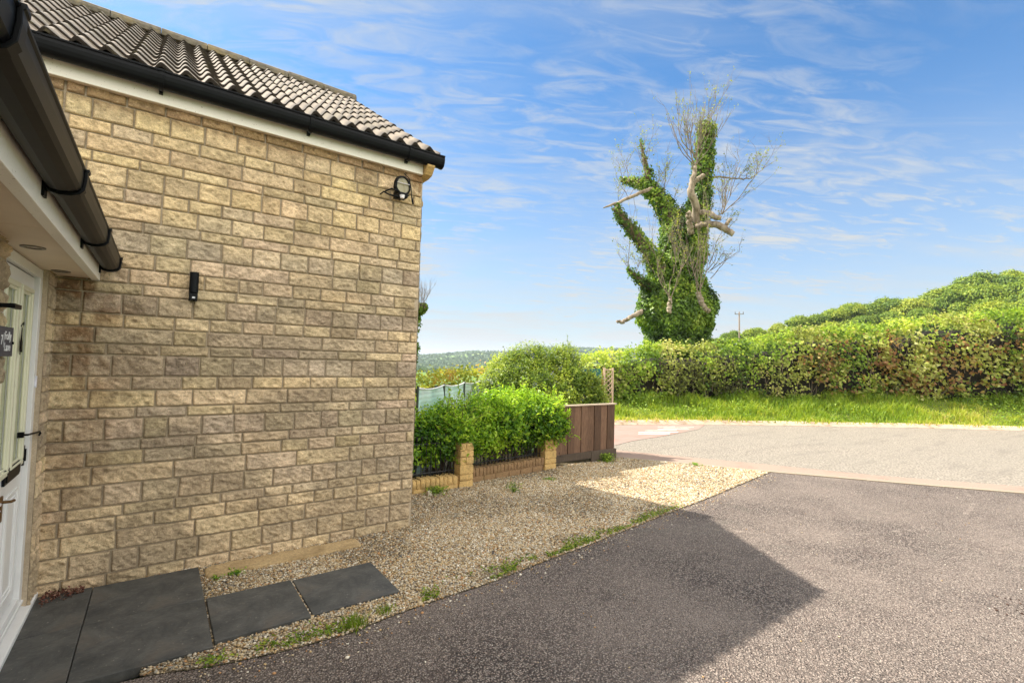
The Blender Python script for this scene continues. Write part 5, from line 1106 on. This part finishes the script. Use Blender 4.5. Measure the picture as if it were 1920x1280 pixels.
# ---- wooded hillside: separate trees from a few built kinds
def make_tree(seed, tone0, h=11.0):
    rs = np.random.RandomState(seed); root = bpy.data.objects.new('woodland_tree', None); COL.objects.link(root)
    nb = rs.randint(19, 26); B = []
    for i in range(nb):
        a = rs.uniform(0, 2*math.pi); z = rs.uniform(.30, .92); rr = (1-(abs(z-.50)/.56)**2.2)*rs.uniform(.35, 1.0)*4.2; B.append((math.cos(a)*rr, math.sin(a)*rr, z*h, rs.uniform(.9, 1.8), rs.uniform(.6, 1.2)))
    B.append((0, 0, h*.84, 2.2, 1.7)); A, N_, T = [], [], []
    for b in B:
        n = int(230*b[3]**1.6); d = rs.normal(0, 1, (n, 3)); d[:, 2] = np.abs(d[:, 2])*1.1-.35; d /= np.linalg.norm(d, axis=1)[:, None]
        A.append(np.array(b[:3])+d*np.array([b[3], b[3], b[4]])*(.8+.35*rs.rand(n, 1))); N_.append(d+np.array([0, 0, .5])); T.append(np.full(n, rs.normal(0, .09)))
    A = np.concatenate(A); N_ = np.concatenate(N_); T = np.concatenate(T); per = 3; A = np.repeat(A, per, 0)+rs.normal(0, .22, (len(A)*per, 3)); N_ = np.repeat(N_, per, 0); T = np.repeat(T, per)
    leaves('crown', A, N_, .40, .28, tone0+T+rs.normal(0, .14, len(A)), L_WOOD, root, seed, tilt=.5)
    tw = TW_(); tw.tube([(0, 0, -1), (.1, 0, h*.35), (0, .1, h*.8)], [.32, .24, .08], 8)
    for b in B: tw.tube([(0, 0, h*rs.uniform(.2, .45)), (b[0]*.5, b[1]*.5, b[2]*.8), b[:3]], [.14, .09, .03], 5)
    tw.build('trunk', BARKD, root); return root
protos = [make_tree(100+i, t) for i, t in enumerate((.50, .66, .34, .74, .58, .40))]
def copy_tree(o, loc, rz, s):
    r_ = o.copy(); COL.objects.link(r_); r_.location = loc; r_.rotation_euler = (0, 0, rz); r_.scale = s
    for ch in o.children: c = ch.copy(); COL.objects.link(c); c.parent = r_
    return r_
rs = np.random.RandomState(21); used = set(); nt_ = 0
# skyline of the wood: (pixel x at 110 m, canopy height above eye as px)
def wood():
    sky = np.array([(1325, 640), (1350, 624), (1400, 611), (1440, 611), (1480, 592), (1520, 584), (1560, 575), (1600, 563), (1650, 560), (1700, 553), (1760, 540), (1800, 519), (1860, 510), (1920, 500), (2050, 480), (2300, 440)])
    cnt = 0; spots = []
    for row, (D, dy, stepx) in enumerate(((122, 2, 36), (106, 26, 56), (88, 58, 72))):
        x = 1338+row*9
        while x < 1985:
            t = D+rs.uniform(-5, 5); y = np.interp(x, sky[:, 0], sky[:, 1])+dy*rs.uniform(.8, 1.15)+rs.uniform(-3, 4)*(row > 0)+abs(rs.normal(0, 4)); hor = 681+.0269*(x-960)
            if y < hor-8: spots.append((x, t, y, row))
            x += stepx*rs.uniform(.8, 1.2)
    looks = ['mid green', 'fresh yellow-green', 'deep green', 'pale lime', 'spring green', 'dark green']; counts = {}
    ORD = ['', 'first', 'second', 'third', 'fourth', 'fifth', 'sixth', 'seventh', 'eighth', 'ninth', 'tenth', 'eleventh', 'twelfth', 'thirteenth', 'fourteenth', 'fifteenth', 'sixteenth', 'seventeenth', 'eighteenth', 'nineteenth', 'twentieth', 'twenty-first', 'twenty-second', 'twenty-third', 'twenty-fourth', 'twenty-fifth', 'twenty-sixth', 'twenty-seventh', 'twenty-eighth', 'twenty-ninth', 'thirtieth']
    for (x, t, y, row) in spots:
        P = dep(x, y, t); g = float(height(np.array([P[0]]), np.array([P[1]]))[0]); hgt = P[2]-g
        if hgt < 3: continue
        k = rs.randint(6); pr = protos[k]; sz = hgt/11.3; sxy = min(max(sz, .8), 1.35)*rs.uniform(.85, 1.15)
        if k not in used: o = pr; used.add(k); o.location = (P[0], P[1], g); o.rotation_euler = (0, 0, rs.uniform(0, 6.28)); o.scale = (sxy, sxy, sz)
        else: o = copy_tree(pr, (P[0], P[1], g), rs.uniform(0, 6.28), (sxy, sxy, sz))
        counts[row] = counts.get(row, 0)+1; where = ('on the skyline of the hillside wood', 'in the second row of the hillside wood', 'in the lowest row of the hillside wood')[row]
        tag(o, '%s tree %s, %s from the left' % (looks[k], where, ORD[counts[row]]), 'tree', 'trees of the hillside wood'); cnt += 1
    for k in range(6):
        if k not in used:
            for ch in list(protos[k].children): bpy.data.objects.remove(ch)
            bpy.data.objects.remove(protos[k])
wood()
# woods and hedgerows on the far ridge across the valley
def far_woods():
    rs = np.random.RandomState(5); n = 46000; v = rs.uniform(500, 1750, n); q = rs.uniform(-.34, .42, n); u = q*v; m = fbm(u/120+3, v/110, seed=19, o=4)
    ok = (m > .53) & (v > 930) | (np.abs(((v/95) % 1)-.5) < .05) | ((np.abs(v-880) < 40)); u, v = u[ok], v[ok]; x, y = XYof(u, v); z = height(x, y)+rs.uniform(0, 7, len(x))
    D = leafmat('distant_foliage', [lin(62, 84, 60), lin(80, 104, 68), lin(104, 124, 76)], .2, .8)
    tag(leaves('distant_woods', np.column_stack([x, y, z]), np.tile([-.4, -.5, .6], (len(x), 1)), 11, 8, .5+rs.normal(0, .25, len(x)), D, seed=4), kind='stuff')
far_woods()

# ---- air between here and the far ridge
def haze():
    m = bpy.data.materials.new('air_haze'); m.use_nodes = True; nt = m.node_tree; nt.nodes.clear(); o = nt.nodes.new('ShaderNodeOutputMaterial'); v = nt.nodes.new('ShaderNodeVolumePrincipled')
    v.inputs['Color'].default_value = (.80, .90, 1.0, 1); v.inputs['Density'].default_value = .00020; v.inputs['Anisotropy'].default_value = .1; nt.links.new(v.outputs[0], o.inputs['Volume'])
    b = MB().box(-4400, 4400, -4400, 4400, -40, 95).build('haze', m); tag(b, kind='stuff')
haze()
